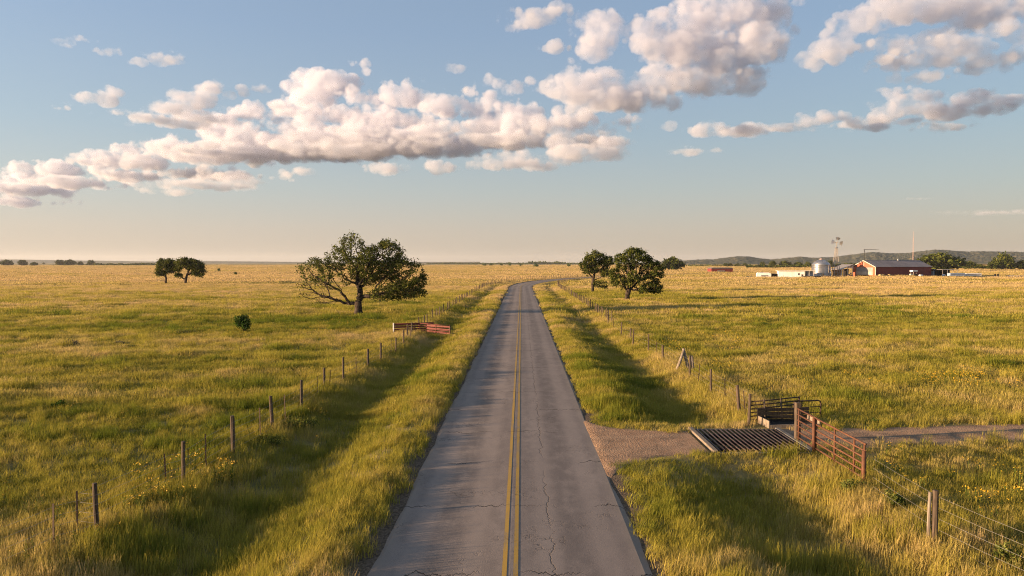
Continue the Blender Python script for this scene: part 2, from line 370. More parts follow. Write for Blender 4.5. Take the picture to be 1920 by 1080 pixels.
def smooth(a, lo, hi):
    t = np.clip((np.asarray(a, float)-lo)/(hi-lo), 0, 1); return t*t*(3-2*t)
def drive_y(x): return 29.2+(np.asarray(x, float)-9)*.13
def drive_half(x): return 1.75+3.0*np.exp(-np.maximum(np.asarray(x, float)-3.3, 0)/1.3)
def drive_mask(x, y, lo=.0, hi=1.0):
    return np.where(np.asarray(x) > 2.5, 1-smooth(np.abs(y-drive_y(x))-drive_half(x), lo, hi), 0)
GUARD = (7.85, 11.72, 27.35, 31.0)
def ground_h(x, y):
    x = np.asarray(x, float); y = np.asarray(y, float)
    u = lateral(x, y); a = np.abs(u)
    xs = [0, 3.25, 3.4, 3.9, 5.0, 6.2, 7.9, 9.3, 11.0, 13, 1e6]
    zs = [-.10, -.12, -.10, -.10, -.10, -.36, -.80, -.62, -.22, -.22, -.22]
    h = np.interp(a, xs, zs)
    sh = np.shape(h); xf, yf = x.ravel(), y.ravel()
    lump = noise2(xf/9, yf/9, 1, 3).reshape(sh); roll = noise2(xf/130, yf/130, 2, 2).reshape(sh); roll2 = noise2(xf/45, yf/28, 3, 2).reshape(sh)
    off = smooth(a, 9, 30); edge = smooth(a, 4.2, 6.5)
    h = h + .13*np.where(u < 0, smooth(a, 3.7, 4.3)*(1-smooth(a, 5.0, 6.4)), 0)
    h = h + lump*.11*edge + off*(roll2*.42) + smooth(a, 40, 160)*roll*.9
    dm = 1-smooth(np.abs(y-drive_y(x))-drive_half(x), .2, 2.8)
    dm = np.where((x > 3.3) & (x < 200), dm, 0)
    h = h*(1-dm) + dm*np.interp(x, [3.3, 11, 16, 30], [-.06, -.06, -.16, -.22])
    pit = (x > GUARD[0]+.1) & (x < GUARD[1]-.1) & (y > GUARD[2]+.1) & (y < GUARD[3]-.1)
    return np.where(pit, -.75, h)
def gh(x, y): return float(ground_h(np.array([x]), np.array([y]))[0])

def grid(xs, ys):
    X, Y = np.meshgrid(xs, ys); n, m = X.shape
    i = np.arange(n*m).reshape(n, m)
    f = np.stack([i[:-1, :-1], i[:-1, 1:], i[1:, 1:], i[1:, :-1]], -1).reshape(-1, 4)
    return X.ravel(), Y.ravel(), f

def build_ground():
    fx = np.arange(-14, 14.01, .35)
    mx = np.arange(15, 110, 1.6); gx = np.geomspace(112, 9000, 44)
    xs = np.concatenate([-gx[::-1], -mx[::-1], fx, mx, gx])
    ys = np.concatenate([np.linspace(-400, 6, 24), np.arange(7, 62, .5), np.arange(62, 340, 1.2), np.geomspace(342, 9000, 74)])
    x, y, f = grid(xs, ys)
    z = ground_h(x, y)
    u = np.abs(lateral(x, y))
    rag = noise2(x*.9, y*.9, 2, 3)
    shoulder = 1-smooth(u+rag*.35, 3.75, 4.2)
    m = Mat('meadow_soil'); p = m.pos()
    n1 = m.noise(p, .9, 5, .65); n2 = m.noise(m.scale(p, (.012, .03, .02)), 1, 4, .6); n3 = m.noise(p, 14, 3, .6)
    grass = m.mix(m.ramp(n1, .35, .65), (.075, .085, .022), (.20, .155, .06))
    grass = m.mix(m.ramp(n2, .35, .65), grass, (.30, .215, .085))
    dirt = m.mix(m.ramp(n3, .3, .7), (.06, .042, .028), (.16, .115, .08))
    col = m.mix(m.attr('shoulder'), grass, dirt)
    m.bump(m.math('ADD', n1, n3), .7, .08)
    mat = m.base(col, .95, 0, .1)
    o = raw_mesh('ground', np.stack([x, y, z], 1), f, mat, smooth=True, attrs={'shoulder': shoulder})
    return tag(o, 'wide rolling meadow reaching to the horizon', None, None, 'structure')

# ------------------------------------------------------------------ road, markings, dirt drive
def ribbon(name, s_list, u_edges, z, mat, kind_label, wobble=0.0, seed=0):
    """a sheet that follows the road: u_edges are offsets across it"""
    V = []; U = []; S = []
    for i, s in enumerate(s_list):
        for j, u in enumerate(u_edges):
            du = 0
            if wobble and j in (0, len(u_edges)-1):
                du = wobble*float(noise2(np.array([s*.55]), np.array([j*7.+seed]), 1, 4)[0])
            x, y, h = road_point(s, u+du)
            V.append((x, y, z-.018*min(abs(u), 3.3)-(.05 if wobble and j in (0, len(u_edges)-1) else 0))); U.append(u); S.append(s)
    n, m = len(s_list), len(u_edges); i = np.arange(n*m).reshape(n, m)
    f = np.stack([i[:-1, :-1], i[:-1, 1:], i[1:, 1:], i[1:, :-1]], -1).reshape(-1, 4)
    o = raw_mesh(name, np.array(V), f, mat, smooth=False, attrs={'across': U, 'along': S})
    return tag(o, kind_label, None, None, 'structure')

def crack_fields(m):
    """masks of the cracks in the road from its own across and along coordinates"""
    u = m.attr('across'); s = m.attr('along')
    cb = m.n('ShaderNodeCombineXYZ'); m.K.new(u, cb.inputs[0]); m.K.new(s, cb.inputs[1]); v = cb.outputs[0]
    w1 = m.math('MULTIPLY', m.math('SUBTRACT', m.noise(m.scale(v, (.0, .9, 0)), 1, 6, .7), .5), .75)
    lon = m.math('ABSOLUTE', m.math('SUBTRACT', m.math('ADD', u, w1), 1.05))
    lon = m.ramp(lon, .004, .024, .65, 0)
    gap = m.ramp(m.noise(m.scale(v, (0, .22, 0)), 1, 2), .36, .5)
    lon = m.math('MULTIPLY', lon, gap)
    # transverse cracks every few metres, wandering
    w2 = m.math('MULTIPLY', m.math('SUBTRACT', m.noise(m.scale(v, (.8, .12, 0)), 1, 5, .7), .5), 2.0)
    tr = m.math('ABSOLUTE', m.math('SUBTRACT', m.math('FRACT', m.math('MULTIPLY', m.math('ADD', s, w2), 1/4.7)), .5))
    tr = m.ramp(tr, .002, .009, 1, 0)
    part = m.ramp(m.noise(m.scale(v, (.35, .16, 0)), 1, 2), .45, .56)
    tr = m.math('MULTIPLY', tr, part)
    dv = m.n('ShaderNodeVectorMath', operation='ADD'); nn = m.n('ShaderNodeTexNoise'); m.K.new(v, nn.inputs['Vector']); nn.inputs['Scale'].default_value = 3
    m.K.new(v, dv.inputs[0]); m.K.new(nn.outputs[1], dv.inputs[1])
    al = m.ramp(m.voronoi(dv.outputs[0], 1.7, 'DISTANCE_TO_EDGE'), .006, .03, 1, 0)
    am = m.ramp(m.noise(v, .42, 3), .5, .66)
    al = m.math('MULTIPLY', m.math('MULTIPLY', al, am), .5)
    cr = m.math('MAXIMUM', m.math('MAXIMUM', lon, tr), al)
    return u, s, v, cr

def build_road():
    m = Mat('old_asphalt'); u, s, v, cr = crack_fields(m)
    grit = m.noise(v, 34, 4, .75); grit2 = m.noise(v, 9, 4, .7); patch = m.noise(m.scale(v, (.5, .09, 0)), 1, 4, .6)
    stone = m.voronoi(v, 55)
    base = m.mix(m.ramp(patch, .34, .66), (.150, .115, .099), (.250, .197, .166))
    base = m.mix(m.ramp(grit, .3, .72), base, (.30, .24, .20)); base = m.mix(m.ramp(stone, .0, .45, .5, 0), base, (.07, .066, .066))
    base = m.mix(m.ramp(grit2, .52, .75, 0, .55), base, (.10, .093, .09))
    # paler worn wheel paths and a dusty brown edge
    dk = m.ramp(m.math('ABSOLUTE', m.math('SUBTRACT', m.math('ABSOLUTE', u), 1.7)), .1, .5, .30, 0); mott = m.noise(m.scale(v, (1.6, .8, 0)), 1, 5, .7)
    base = m.mix(m.ramp(mott, .36, .64, .0, .34), base, (.115, .094, .084)); base = m.mix(m.math('MULTIPLY', dk, m.ramp(mott, .3, .6)), base, (.105, .088, .08))
    wp = m.ramp(m.math('ABSOLUTE', m.math('SUBTRACT', m.math('ABSOLUTE', m.math('SUBTRACT', m.math('ABSOLUTE', u), 1.7)), .75)), .12, .45, .36, 0)
    base = m.mix(wp, base, (.315, .25, .208))
    ed = m.ramp(m.math('ADD', m.math('ABSOLUTE', u), m.math('MULTIPLY', m.math('SUBTRACT', grit2, .5), .8)), 2.85, 3.3, 0, .6)
    base = m.mix(ed, base, (.25, .20, .155))
    col = m.mix(cr, base, (.022, .019, .018))
    h = m.math('SUBTRACT', m.math('MULTIPLY', grit, .5), m.math('MULTIPLY', cr, 1.5)); m.bump(h, .7, .012)
    mat = m.base(col, 1.0, 0, .12)
    ss = list(np.concatenate([np.arange(-60, 6, 6), np.arange(6, 60, .25), np.arange(60, 420, 1.5), np.arange(420, 900, 12)]))
    ribbon('road', ss, [-3.34, -3.2, -2.2, -1.1, 0, 1.1, 2.2, 3.2, 3.34], 0, mat, 'cracked grey two lane asphalt road running straight ahead and bending away', .16, 3)
    # double yellow line, worn through in spots
    m = Mat('yellow_road_paint'); u, s, v, cr = crack_fields(m)
    g = m.noise(v, 26, 4, .8); w = m.noise(m.scale(v, (4, .5, 0)), 1, 4, .7)
    y = m.mix(m.ramp(g, .3, .7), (.33, .185, .025), (.47, .275, .045))
    f = m.ramp(m.math('ADD', m.math('MULTIPLY', g, .6), m.math('MULTIPLY', w, .4)), .49, .60, 0, .85)
    y = m.mix(f, y, (.17, .15, .13)); y = m.mix(cr, y, (.03, .025, .02))
    mat = m.base(y, .8, 0, .3)
    for k in (-1, 1):
        c = .135*k
        ribbon('road_line', ss, [c-.055, c, c+.055], .007, mat, ('left' if k < 0 else 'right')+' of the two solid yellow centre lines')

def build_drive():
    m = Mat('packed_dirt'); p = m.pos()
    a = m.noise(p, 1.1, 5, .65); g = m.noise(p, 22, 4, .75); st = m.voronoi(p, 13)
    c = m.mix(m.ramp(a, .3, .7), (.20, .108, .060), (.38, .222, .126)); c = m.mix(m.ramp(m.noise(p, .42, 4, .7), .48, .66, 0, .75), c, (.085, .055, .036)); c = m.mix(m.ramp(g, .4, .75), c, (.42, .30, .20))
    c = m.mix(m.ramp(st, .0, .22, .7, 0), c, (.40, .29, .21)); m.bump(m.math('ADD', g, st), .8, .03)
    t = m.math('ABSOLUTE', m.math('SUBTRACT', m.math('ABSOLUTE', m.attr('cross')), .95))
    c = m.mix(m.ramp(m.math('ADD', t, m.math('MULTIPLY', a, .3)), .2, .5, .4, 0), c, (.33, .22, .14))
    mat = m.base(c, .95, 0, .1)
    for x0, x1, lab in ((3.1, GUARD[0]-.12, 'gravelly dirt apron between the road and the cattle guard'), (GUARD[1]+.12, 75, 'bare dirt track leading into the pasture beyond the gate')):
        xs = np.arange(x0, x1+.01, .3); V = []; C = []
        if x0 < 4: nj = 25
        else: nj = 17
        for x in xs:
            hw = float(drive_half(x))*.98
            for j in range(nj):
                q = -1+2*j/(nj-1)
                w = hw + (.28*float(noise2(np.array([x*.8]), np.array([3.+(j > nj//2)]), 2, 3)[0]) if j in (0, nj-1) else 0)
                yy = float(drive_y(x))+q*w
                V.append((x, yy, gh(x, yy)+.035 - (.05 if abs(q) > .97 else 0) - (.03 if x < 3.35 else 0))); C.append(q*w)
        n = len(xs); i = np.arange(n*nj).reshape(n, nj)
        f = np.stack([i[:-1, :-1], i[1:, :-1], i[1:, 1:], i[:-1, 1:]], -1).reshape(-1, 4)
        o = raw_mesh('dirt_track', np.array(V), f, mat, smooth=True, attrs={'cross': C}); tag(o, lab, None, None, 'structure')

# ------------------------------------------------------------------ grass: blades in tufts, thousands of tufts
def tuft(name, mat, rng, n, radius, h0, h1, width, lean=.35, seed_heads=0.0, droop=.5, seg=3):
    V = []; F = []; SH = []
    for b in range(n):
        r = radius*math.sqrt(rng.uniform()); a = rng.uniform(0, 2*PI)
        p = np.array([r*math.cos(a), r*math.sin(a), -.05]); h = rng.uniform(h0, h1)*(1-.25*(r/radius)**2)
        d = rng.uniform(0, 2*PI); L = abs(rng.normal(0, lean))+.08
        out = np.array([math.cos(d), math.sin(d), 0])+np.array([.25, .1, 0])
        side = np.array([-out[1], out[0], 0]); side /= np.linalg.norm(side); tw = rng.uniform(-.9, .9); side = side*math.cos(tw)+np.array([out[0], out[1], 0])*math.sin(tw)*.8
        w = width*rng.uniform(.6, 1.25); sh = rng.uniform(.72, 1.3); k0 = len(V)
        head = rng.uniform() < seed_heads
        for i in range(seg+1):
            t = i/seg
            c = p+out*h*L*(t**2)*1.0+np.array([0, 0, h*(t-droop*.35*L*t*t)])
            ww = w*(1-t**1.6*.92) if not head else (w*.45 if t < .7 else w*1.5*(1.25-t))
            V += [c-side*ww/2, c+side*ww/2]; SH += [sh*(1.25 if head else 1)]*2
        for i in range(seg): F.append((k0+2*i, k0+2*i+1, k0+2*i+3, k0+2*i+2))
    return raw_mesh(name, np.array(V), np.array(F), mat, attrs={'shade': SH}, link=False)

def flower_tuft(name, stem, petal, rng, n, radius, h0, h1, size):
    """yellow flower heads on thin stems: stems and heads in one mesh with two materials"""
    V = []; F = []; SH = []; MI = []
    for b in range(n):
        r = radius*math.sqrt(rng.uniform()); a = rng.uniform(0, 2*PI); p = np.array([r*math.cos(a), r*math.sin(a), -.05]); h = rng.uniform(h0, h1)
        tip = p+np.array([rng.normal(0, .08), rng.normal(0, .08), h]); s = np.array([.006, .004, 0]); k = len(V)
        V += [p-s, p+s, tip+s, tip-s]; F.append((k, k+1, k+2, k+3)); MI.append(0); SH += [1]*4
        for q in range(3):                                   # leaves up the stem
            c = p+(tip-p)*rng.uniform(.2, .75); d = rng.normal(size=3); d[2] = abs(d[2])*.5; d /= np.linalg.norm(d); e = np.cross(d, (0, 0, 1.))*.02; k = len(V)
            V += [c, c+d*.06+e, c+d*.13, c+d*.06-e]; F.append((k, k+1, k+2, k+3)); MI.append(0); SH += [rng.uniform(.7, 1.2)]*4
        for q in range(rng.integers(3, 7)):                  # a cluster of heads
            c = tip+rng.normal(0, size*1.6, 3); z = size*rng.uniform(.5, .9); ax = rng.normal(size=3); ax /= np.linalg.norm(ax); e1 = np.cross(ax, (.3, .2, .9)); e1 /= np.linalg.norm(e1); e2 = np.cross(ax, e1); k = len(V)
            V += [c+e1*z, c+e2*z, c-e1*z, c-e2*z]; F.append((k, k+1, k+2, k+3)); MI.append(1); SH += [rng.uniform(.8, 1.15)]*4
    o = raw_mesh(name, np.array(V), np.array(F), stem, attrs={'shade': SH}, link=False)
    o.data.materials.append(petal); o.data.polygons.foreach_set('material_index', np.array(MI, np.int32)); return o

def instancer(name, pts, rot, scl, idx, tint, protos, host_mat):
    c = bpy.data.collections.new(name+'_kinds')
    for i, o in enumerate(protos): o.name = 'kind_%02d' % i; c.objects.link(o)
    me = bpy.data.meshes.new(name); me.vertices.add(len(pts)); me.vertices.foreach_set('co', np.ascontiguousarray(pts, np.float32).ravel())
    for nme, a, ty, key in (('turn', rot, 'FLOAT_VECTOR', 'vector'), ('size', scl, 'FLOAT_VECTOR', 'vector'), ('pick', idx, 'INT', 'value'), ('tint', tint, 'FLOAT', 'value')):
        t = me.attributes.new(nme, ty, 'POINT'); t.data.foreach_set(key, np.ascontiguousarray(a, np.int32 if ty == 'INT' else np.float32).ravel())
    me.materials.append(host_mat)
    o = bpy.data.objects.new(name, me); COL.objects.link(o)
    ng = bpy.data.node_groups.new(name, 'GeometryNodeTree')
    ng.interface.new_socket('Geometry', in_out='INPUT', socket_type='NodeSocketGeometry'); ng.interface.new_socket('Geometry', in_out='OUTPUT', socket_type='NodeSocketGeometry')
    N = ng.nodes; K = ng.links
    gi = N.new('NodeGroupInput'); go = N.new('NodeGroupOutput'); ip = N.new('GeometryNodeInstanceOnPoints'); ci = N.new('GeometryNodeCollectionInfo')
    ci.inputs['Collection'].default_value = c; ci.inputs['Separate Children'].default_value = True; ci.inputs['Reset Children'].default_value = True
    def na(n, ty):
        x = N.new('GeometryNodeInputNamedAttribute'); x.data_type = ty; x.inputs['Name'].default_value = n; return x.outputs[0]
    K.new(gi.outputs[0], ip.inputs['Points']); K.new(ci.outputs[0], ip.inputs['Instance']); ip.inputs['Pick Instance'].default_value = True
    K.new(na('pick', 'INT'), ip.inputs['Instance Index']); K.new(na('turn', 'FLOAT_VECTOR'), ip.inputs['Rotation']); K.new(na('size', 'FLOAT_VECTOR'), ip.inputs['Scale'])
    K.new(ip.outputs[0], go.inputs[0])
    o.modifiers.new('tufts', 'NODES').node_group = ng
    return o

def grass_free(x, y, margin=0.0):
    """False where nothing grows: road, gravel edge, dirt track, cattle guard"""
    u = lateral(x, y); rag = noise2(x*1.3, y*1.3, 1, 3)
    ok = np.abs(u) > 3.62+rag*.3+np.where(u < 0, .06, 0)+margin
    ok &= ~((x > 2.5) & (x < 75) & (np.abs(y-drive_y(x)) < drive_half(x)-.25+rag*1.0+margin))
    ok &= ~((x > GUARD[0]-.3) & (x < GUARD[1]+.2) & (y > GUARD[2]-.2) & (y < GUARD[3]+.3))
    ok &= ~((x > 11.2) & (x < 13.8) & (y > 31.2) & (y < 32.9))
    rg = noise2(x/9, y/6, 2, 3)*7; ok &= ~((x > 118+rg) & (x < 262+rg) & (y > 349+rg) & (y < 392+rg))      # the trodden farmyard
    return ok

def build_grass():
    rng = np.random.default_rng(11)
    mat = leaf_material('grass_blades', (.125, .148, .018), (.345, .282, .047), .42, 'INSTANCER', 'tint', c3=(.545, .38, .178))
    P = []
    # kinds 0-3 tufts by the road, 4-6 for 35-90 m, 7-9 for 90-230 m, 10-12 beyond
    P += [tuft('tuft', mat, rng, 50, .30, .20, .42, .017, .40), tuft('tuft', mat, rng, 44, .28, .26, .50, .014, .34, .12), tuft('tuft', mat, rng, 52, .34, .16, .36, .020, .6), tuft('tuft', mat, rng, 38, .26, .28, .56, .013, .26, .22)]
    P += [tuft('tuft', mat, rng, 90, .75, .24, .5, .030, .38), tuft('tuft', mat, rng, 90, .7, .3, .6, .026, .3, .3), tuft('tuft', mat, rng, 80, .8, .18, .4, .034, .5)]
    P += [tuft('tuft', mat, rng, 130, 1.7, .26, .52, .065, .35, 0, .5, 2), tuft('tuft', mat, rng, 130, 1.6, .3, .6, .06, .3, .2, .5, 2), tuft('tuft', mat, rng, 120, 1.8, .2, .42, .075, .45, 0, .5, 2)]
    P += [tuft('tuft', mat, rng, 200, 5.5, .3, .55, .20, .3, 0, .5, 2), tuft('tuft', mat, rng, 200, 5., .3, .65, .18, .3, 0, .5, 2), tuft('tuft', mat, rng, 200, 6., .22, .48, .24, .4, 0, .5, 2)]
    bands = [(12.5, 24, 17, (0, 4)), (24, 38, 10, (0, 4)), (36, 58, 3.4, (4, 7)), (56, 96, 2.0, (4, 7)), (92, 150, .75, (7, 10)), (145, 240, .42, (7, 10)), (230, 420, .08, (10, 13)), (410, 800, .036, (10, 13)), (780, 1900, .010, (10, 13))]
    X = []; Y = []; K = []; S = []
    for d0, d1, dens, kinds in bands:
        w = .77; area = w*(d1**2-d0**2)+16*(d1-d0)
        n = int(area*dens)
        y = np.sqrt(rng.uniform(d0**2, d1**2, n)); x = rng.uniform(-1, 1, n)*(w*y+8)
        X.append(x); Y.append(y); K.append(rng.integers(kinds[0], kinds[1], n)); S.append(np.full(n, 1.0 if d1 < 700 else 1.5 if d1 < 900 else 2.2))
    # the banks beside the road keep fine tufts further out
    n = 26000; y = rng.uniform(36, 130, n)**1.0; y = 36+94*rng.uniform(0, 1, n)**1.6; uu = rng.uniform(3.6, 13, n)*rng.choice([-1, 1], n); x = A0+SLOPE*y+uu
    X.append(x); Y.append(y); K.append(rng.integers(0, 4, n)); S.append(np.full(n, 1.15))
    n = 9000; q = [road_point(a, b) for a, b in zip(rng.uniform(120, 470, n), rng.uniform(4.3, 13, n)*rng.choice([-1, 1], n))]
    X.append(np.array([e[0] for e in q])); Y.append(np.array([e[1] for e in q])); K.append(rng.integers(4, 7, n)); S.append(np.full(n, 1.2))
    x = np.concatenate(X); y = np.concatenate(Y); k = np.concatenate(K); s = np.concatenate(S)
    keep = grass_free(x, y); big = k >= 4
    keep &= np.where(big, grass_free(x, y, .45), True); keep &= np.where(k >= 7, grass_free(x, y, 1.3), True); keep &= np.where(k >= 10, np.abs(lateral(x, y)) > 9, True)
    # a thin bare strip where the farmyard stands
    x, y, k, s = x[keep], y[keep], k[keep], s[keep]
    u = lateral(x, y); a = np.abs(u)
    n1 = noise2(x/3.2, y/3.2, 1, 3); n2 = noise2(x/26, y/15, 2, 3); n3 = noise2(x/110, y/34, 3, 3); n1 = n1*(1-.6*smooth(y, 110, 280))
    t = .61+.34*n1+.36*n2+.26*n3+.30*smooth(y, 35, 240)+rng.normal(0, 1, len(x))*(.10-.06*smooth(y, 100, 260))
    t -= .14*smooth(a, 9.5, 6.5)*(1-smooth(y, 40, 200)*.9)              # greener banks
    t += .16*smooth(a, 6.2, 4.2)*(u < 0)
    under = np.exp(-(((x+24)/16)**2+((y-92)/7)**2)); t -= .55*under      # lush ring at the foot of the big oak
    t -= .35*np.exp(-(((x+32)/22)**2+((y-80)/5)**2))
    t -= .20*(1-smooth(y, 22, 46))
    right = (x > 12) & (y > 45); t -= .10*right*(1-smooth(y, 120, 400))
    t = np.clip(t, 0, 1)
    n4 = noise2(x/2.6, y/1.5, 2, 2)*(1+.4*smooth(y, 60, 120)); cl = smooth(n4, .26, .44)*(1-.75*smooth(y, 130, 260)); t -= .30*cl
    hgt = 1+.85*cl+.32*n1+.25*n2+rng.uniform(-.18, .18, len(x))
    hgt *= 1-np.where(u < 0, -.12, .42)*(1-smooth(a, 3.6, 4.8))                                 # short at the road's edge
    hgt *= 1+.25*((a > 9.5) & (a < 12.8))                                # left uncut along the fences
    hgt *= np.where((k >= 4) & (a > 12), 1.0, .95)
    nearx = (x > 3.4) & (x < 14) & (np.abs(y-drive_y(x)) < 4); hgt *= np.where(nearx, .6, 1)
    hgt *= 1-.68*((a < 15) & (y > 200))*smooth(y, 195, 245)
    hgt = np.clip(hgt, .2, 1.9)
    z = ground_h(x, y)
    rot = np.stack([rng.normal(0, .06, len(x)), rng.normal(0, .06, len(x)), rng.uniform(-1.2, 1.2, len(x))], 1)
    rot[k >= 4, 2] = rng.uniform(0, 2*PI, int((k >= 4).sum()))
    wx = s*rng.uniform(.85, 1.25, len(x)); scl = np.stack([wx, wx, hgt], 1)
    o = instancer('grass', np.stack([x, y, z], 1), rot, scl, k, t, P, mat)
    tag(o, 'green and golden meadow grass over the fields and road banks', None, None, 'stuff')
    # yellow wildflowers
    stem = leaf_material('flower_stems', (.05, .085, .012), (.12, .14, .03), .3, 'INSTANCER', 'tint')
    m = Mat('yellow_petals'); pet = m.base((.46, .27, .015), .7)
    Q = [flower_tuft('flowers', stem, pet, rng, 9, .3, .35, .75, .026), flower_tuft('flowers', stem, pet, rng, 6, .35, .3, .6, .022), flower_tuft('flowers', stem, pet, rng, 14, .8, .35, .7, .03)]
    F = []
    def patch(px, py, rx, ry, n, kind):
        cx, cy = at(px, py); F.append(np.stack([cx+rng.normal(0, rx, n), cy+rng.normal(0, ry, n), np.full(n, kind)], 1))
    patch(345, 885, .8, 1.0, 10, 0); patch(400, 890, .5, .6, 5, 0); patch(290, 950, .8, .7, 9, 0); patch(330, 925, 1.0, .9, 5, 1)
    patch(150, 1035, 1.2, .7, 6, 1); patch(60, 1000, 1.5, 1.0, 5, 1); patch(20, 960, .8, .6, 3, 0); patch(500, 820, 1.2, 1.2, 4, 1); patch(590, 770, 1.0, 1.0, 3, 1)
    patch(140, 790, .8, .8, 2, 1); patch(185, 810, .8, .6, 2, 1); patch(310, 780, .7, .7, 2, 1); patch(470, 740, 3, 2, 3, 1)
    patch(1880, 905, 1.5, 1.3, 10, 1); patch(1760, 950, .8, .8, 4, 1); patch(1850, 950, .7, .6, 3, 0); patch(1900, 870, 1.5, 1.2, 5, 1); patch(1700, 890, 1, .8, 2, 1)
    patch(1810, 725, 5, 1.0, 12, 2); patch(1890, 716, 4, 1.0, 9, 2); patch(1600, 712, 6, 1.5, 6, 2); patch(1330, 640, 5, 3, 7, 2); patch(1270, 650, 4, 3, 6, 2)
    patch(300, 632, 18, 3, 16, 2); patch(620, 612, 9, 2, 12, 2); patch(450, 628, 6, 2, 5, 2); patch(60, 635, 14, 3, 8, 2); patch(720, 605, 5, 2, 5, 2)
    q = np.concatenate(F); q = q[grass_free(q[:, 0], q[:, 1], .5)]
    n = len(q); pts = np.stack([q[:, 0], q[:, 1], ground_h(q[:, 0], q[:, 1])], 1)
    sc = rng.uniform(.8, 1.2, (n, 1))*np.ones((1, 3))
    o = instancer('wildflowers', pts, np.stack([np.zeros(n), np.zeros(n), rng.uniform(0, 6.3, n)], 1), sc, q[:, 2].astype(int), rng.uniform(0, 1, n), Q, stem)
    tag(o, 'yellow wildflowers scattered through the grass', None, None, 'stuff')
# ------------------------------------------------------------------ trees: limbs grown towards the light, leaves on the twigs
def colonise(lobes, start, step, influence, kill, rng, max_nodes=5000, bend=.25, seed_shift=0.0):
    """lobes: (x, y, z, rx, ry, rz, points). returns node positions and each node's parent"""
    A = []
    for (x, y, z, rx, ry, rz, n) in lobes:
        d = rng.normal(size=(n, 3)); d /= np.linalg.norm(d, axis=1)[:, None]; r = rng.uniform(.25, 1, (n, 1))**(1/2.4)
        A.append(np.array([x, y, z])+d*r*(rx, ry, rz))
    A = np.concatenate(A); g = noise3(A/(step*4.2)+seed_shift, 2); A = A[g > -.36]
    P = [np.array(start[0], float)]; par = [-1]
    for q in start[1:]:
        q = np.array(q, float); a = P[-1]; n = max(1, int(np.linalg.norm(q-a)/step))
        for i in range(n): P.append(a+(q-a)*(i+1)/n+rng.normal(0, step*.07, 3)); par.append(len(P)-2)
    best = np.full(len(A), 1e9); near = np.zeros(len(A), int)
    def update(k0):
        nonlocal best, near
        N = np.array(P[k0:]); d = np.linalg.norm(A[:, None]-N[None], axis=2); j = d.argmin(1); m = d[np.arange(len(A)), j]
        u = m < best; best = np.where(u, m, best); near = np.where(u, j+k0, near)
    update(0); alive = np.ones(len(A), bool)
    direc = {0: np.array([0, 0, 1.])}
    for it in range(400):
        act = alive & (best < influence)
        if not act.any():
            if not alive.any(): break
            influence *= 1.3
            if influence > 60: break
            continue
        k0 = len(P); D = A[act]-np.array(P)[near[act]]; D /= np.linalg.norm(D, axis=1)[:, None]+1e-9
        ids, inv = np.unique(near[act], return_inverse=True); S = np.zeros((len(ids), 3)); np.add.at(S, inv, D)
        for i, v in zip(ids, S):
            v = v/(np.linalg.norm(v)+1e-9)+rng.normal(0, bend, 3); pd = P[i]-P[par[i]] if par[i] >= 0 else np.array([0, 0, step])
            v = v+.35*pd/step; v /= np.linalg.norm(v)+1e-9
            P.append(P[i]+v*step); par.append(i)
        update(k0); alive &= best > kill
        if len(P) > max_nodes: break
    return np.array(P), np.array(par)

def limbs(P, par, tip, trunk_r, expo=2.35):
    n = len(P); kids = np.zeros(n, int); r = np.zeros(n)
    for i in range(1, n): kids[par[i]] += 1
    acc = np.zeros(n)
    for i in range(n-1, -1, -1):
        v = acc[i] if kids[i] else tip**expo
        r[i] = v**(1/expo)
        if par[i] >= 0: acc[par[i]] += v
    k = trunk_r/r[0]
    if k > 1: r = tip+(r-tip)*((trunk_r-tip)/(r[0]-tip))
    else: r = np.maximum(tip*.7, r*k)
    return r, kids
def limb_mesh(P, par, r, flare=1.5):
    V = []; F = []
    ring = {}
    def ringat(c, d, rad, n):
        d = d/(np.linalg.norm(d)+1e-9); h = np.array([0, 0, 1.]) if abs(d[2]) < .9 else np.array([1., 0, 0]); e = np.cross(d, h); e /= np.linalg.norm(e); g = np.cross(d, e)
        k = len(V)
        for i in range(n):
            a = 2*PI*i/n; w = rad*(1+.14*math.sin(a*3+c[2]*1.3)) if n > 6 else rad
            V.append(c+(e*math.cos(a)+g*math.sin(a))*w)
        return k
    for i in range(1, len(P)):
        p = par[i]; d = P[i]-P[p]; ra = min(r[p], r[i]*1.35); rb = r[i]; n = 9 if rb > .12 else 5 if rb > .035 else 3
        if P[p][2] < .6 and r[p] > .15: ra *= 1+(flare-1)*max(0, 1-P[p][2]/.6)
        if P[i][2] < .6 and r[i] > .15: rb *= 1+(flare-1)*max(0, 1-P[i][2]/.6)
        pd = P[p]-P[par[p]] if par[p] >= 0 else d
        a = ringat(P[p], d*.6+pd*.4, ra, n); b = ringat(P[i], d, rb, n)
        for q in range(n): F.append((a+q, a+(q+1) % n, b+(q+1) % n, b+q))
    return np.array(V), np.array(F)

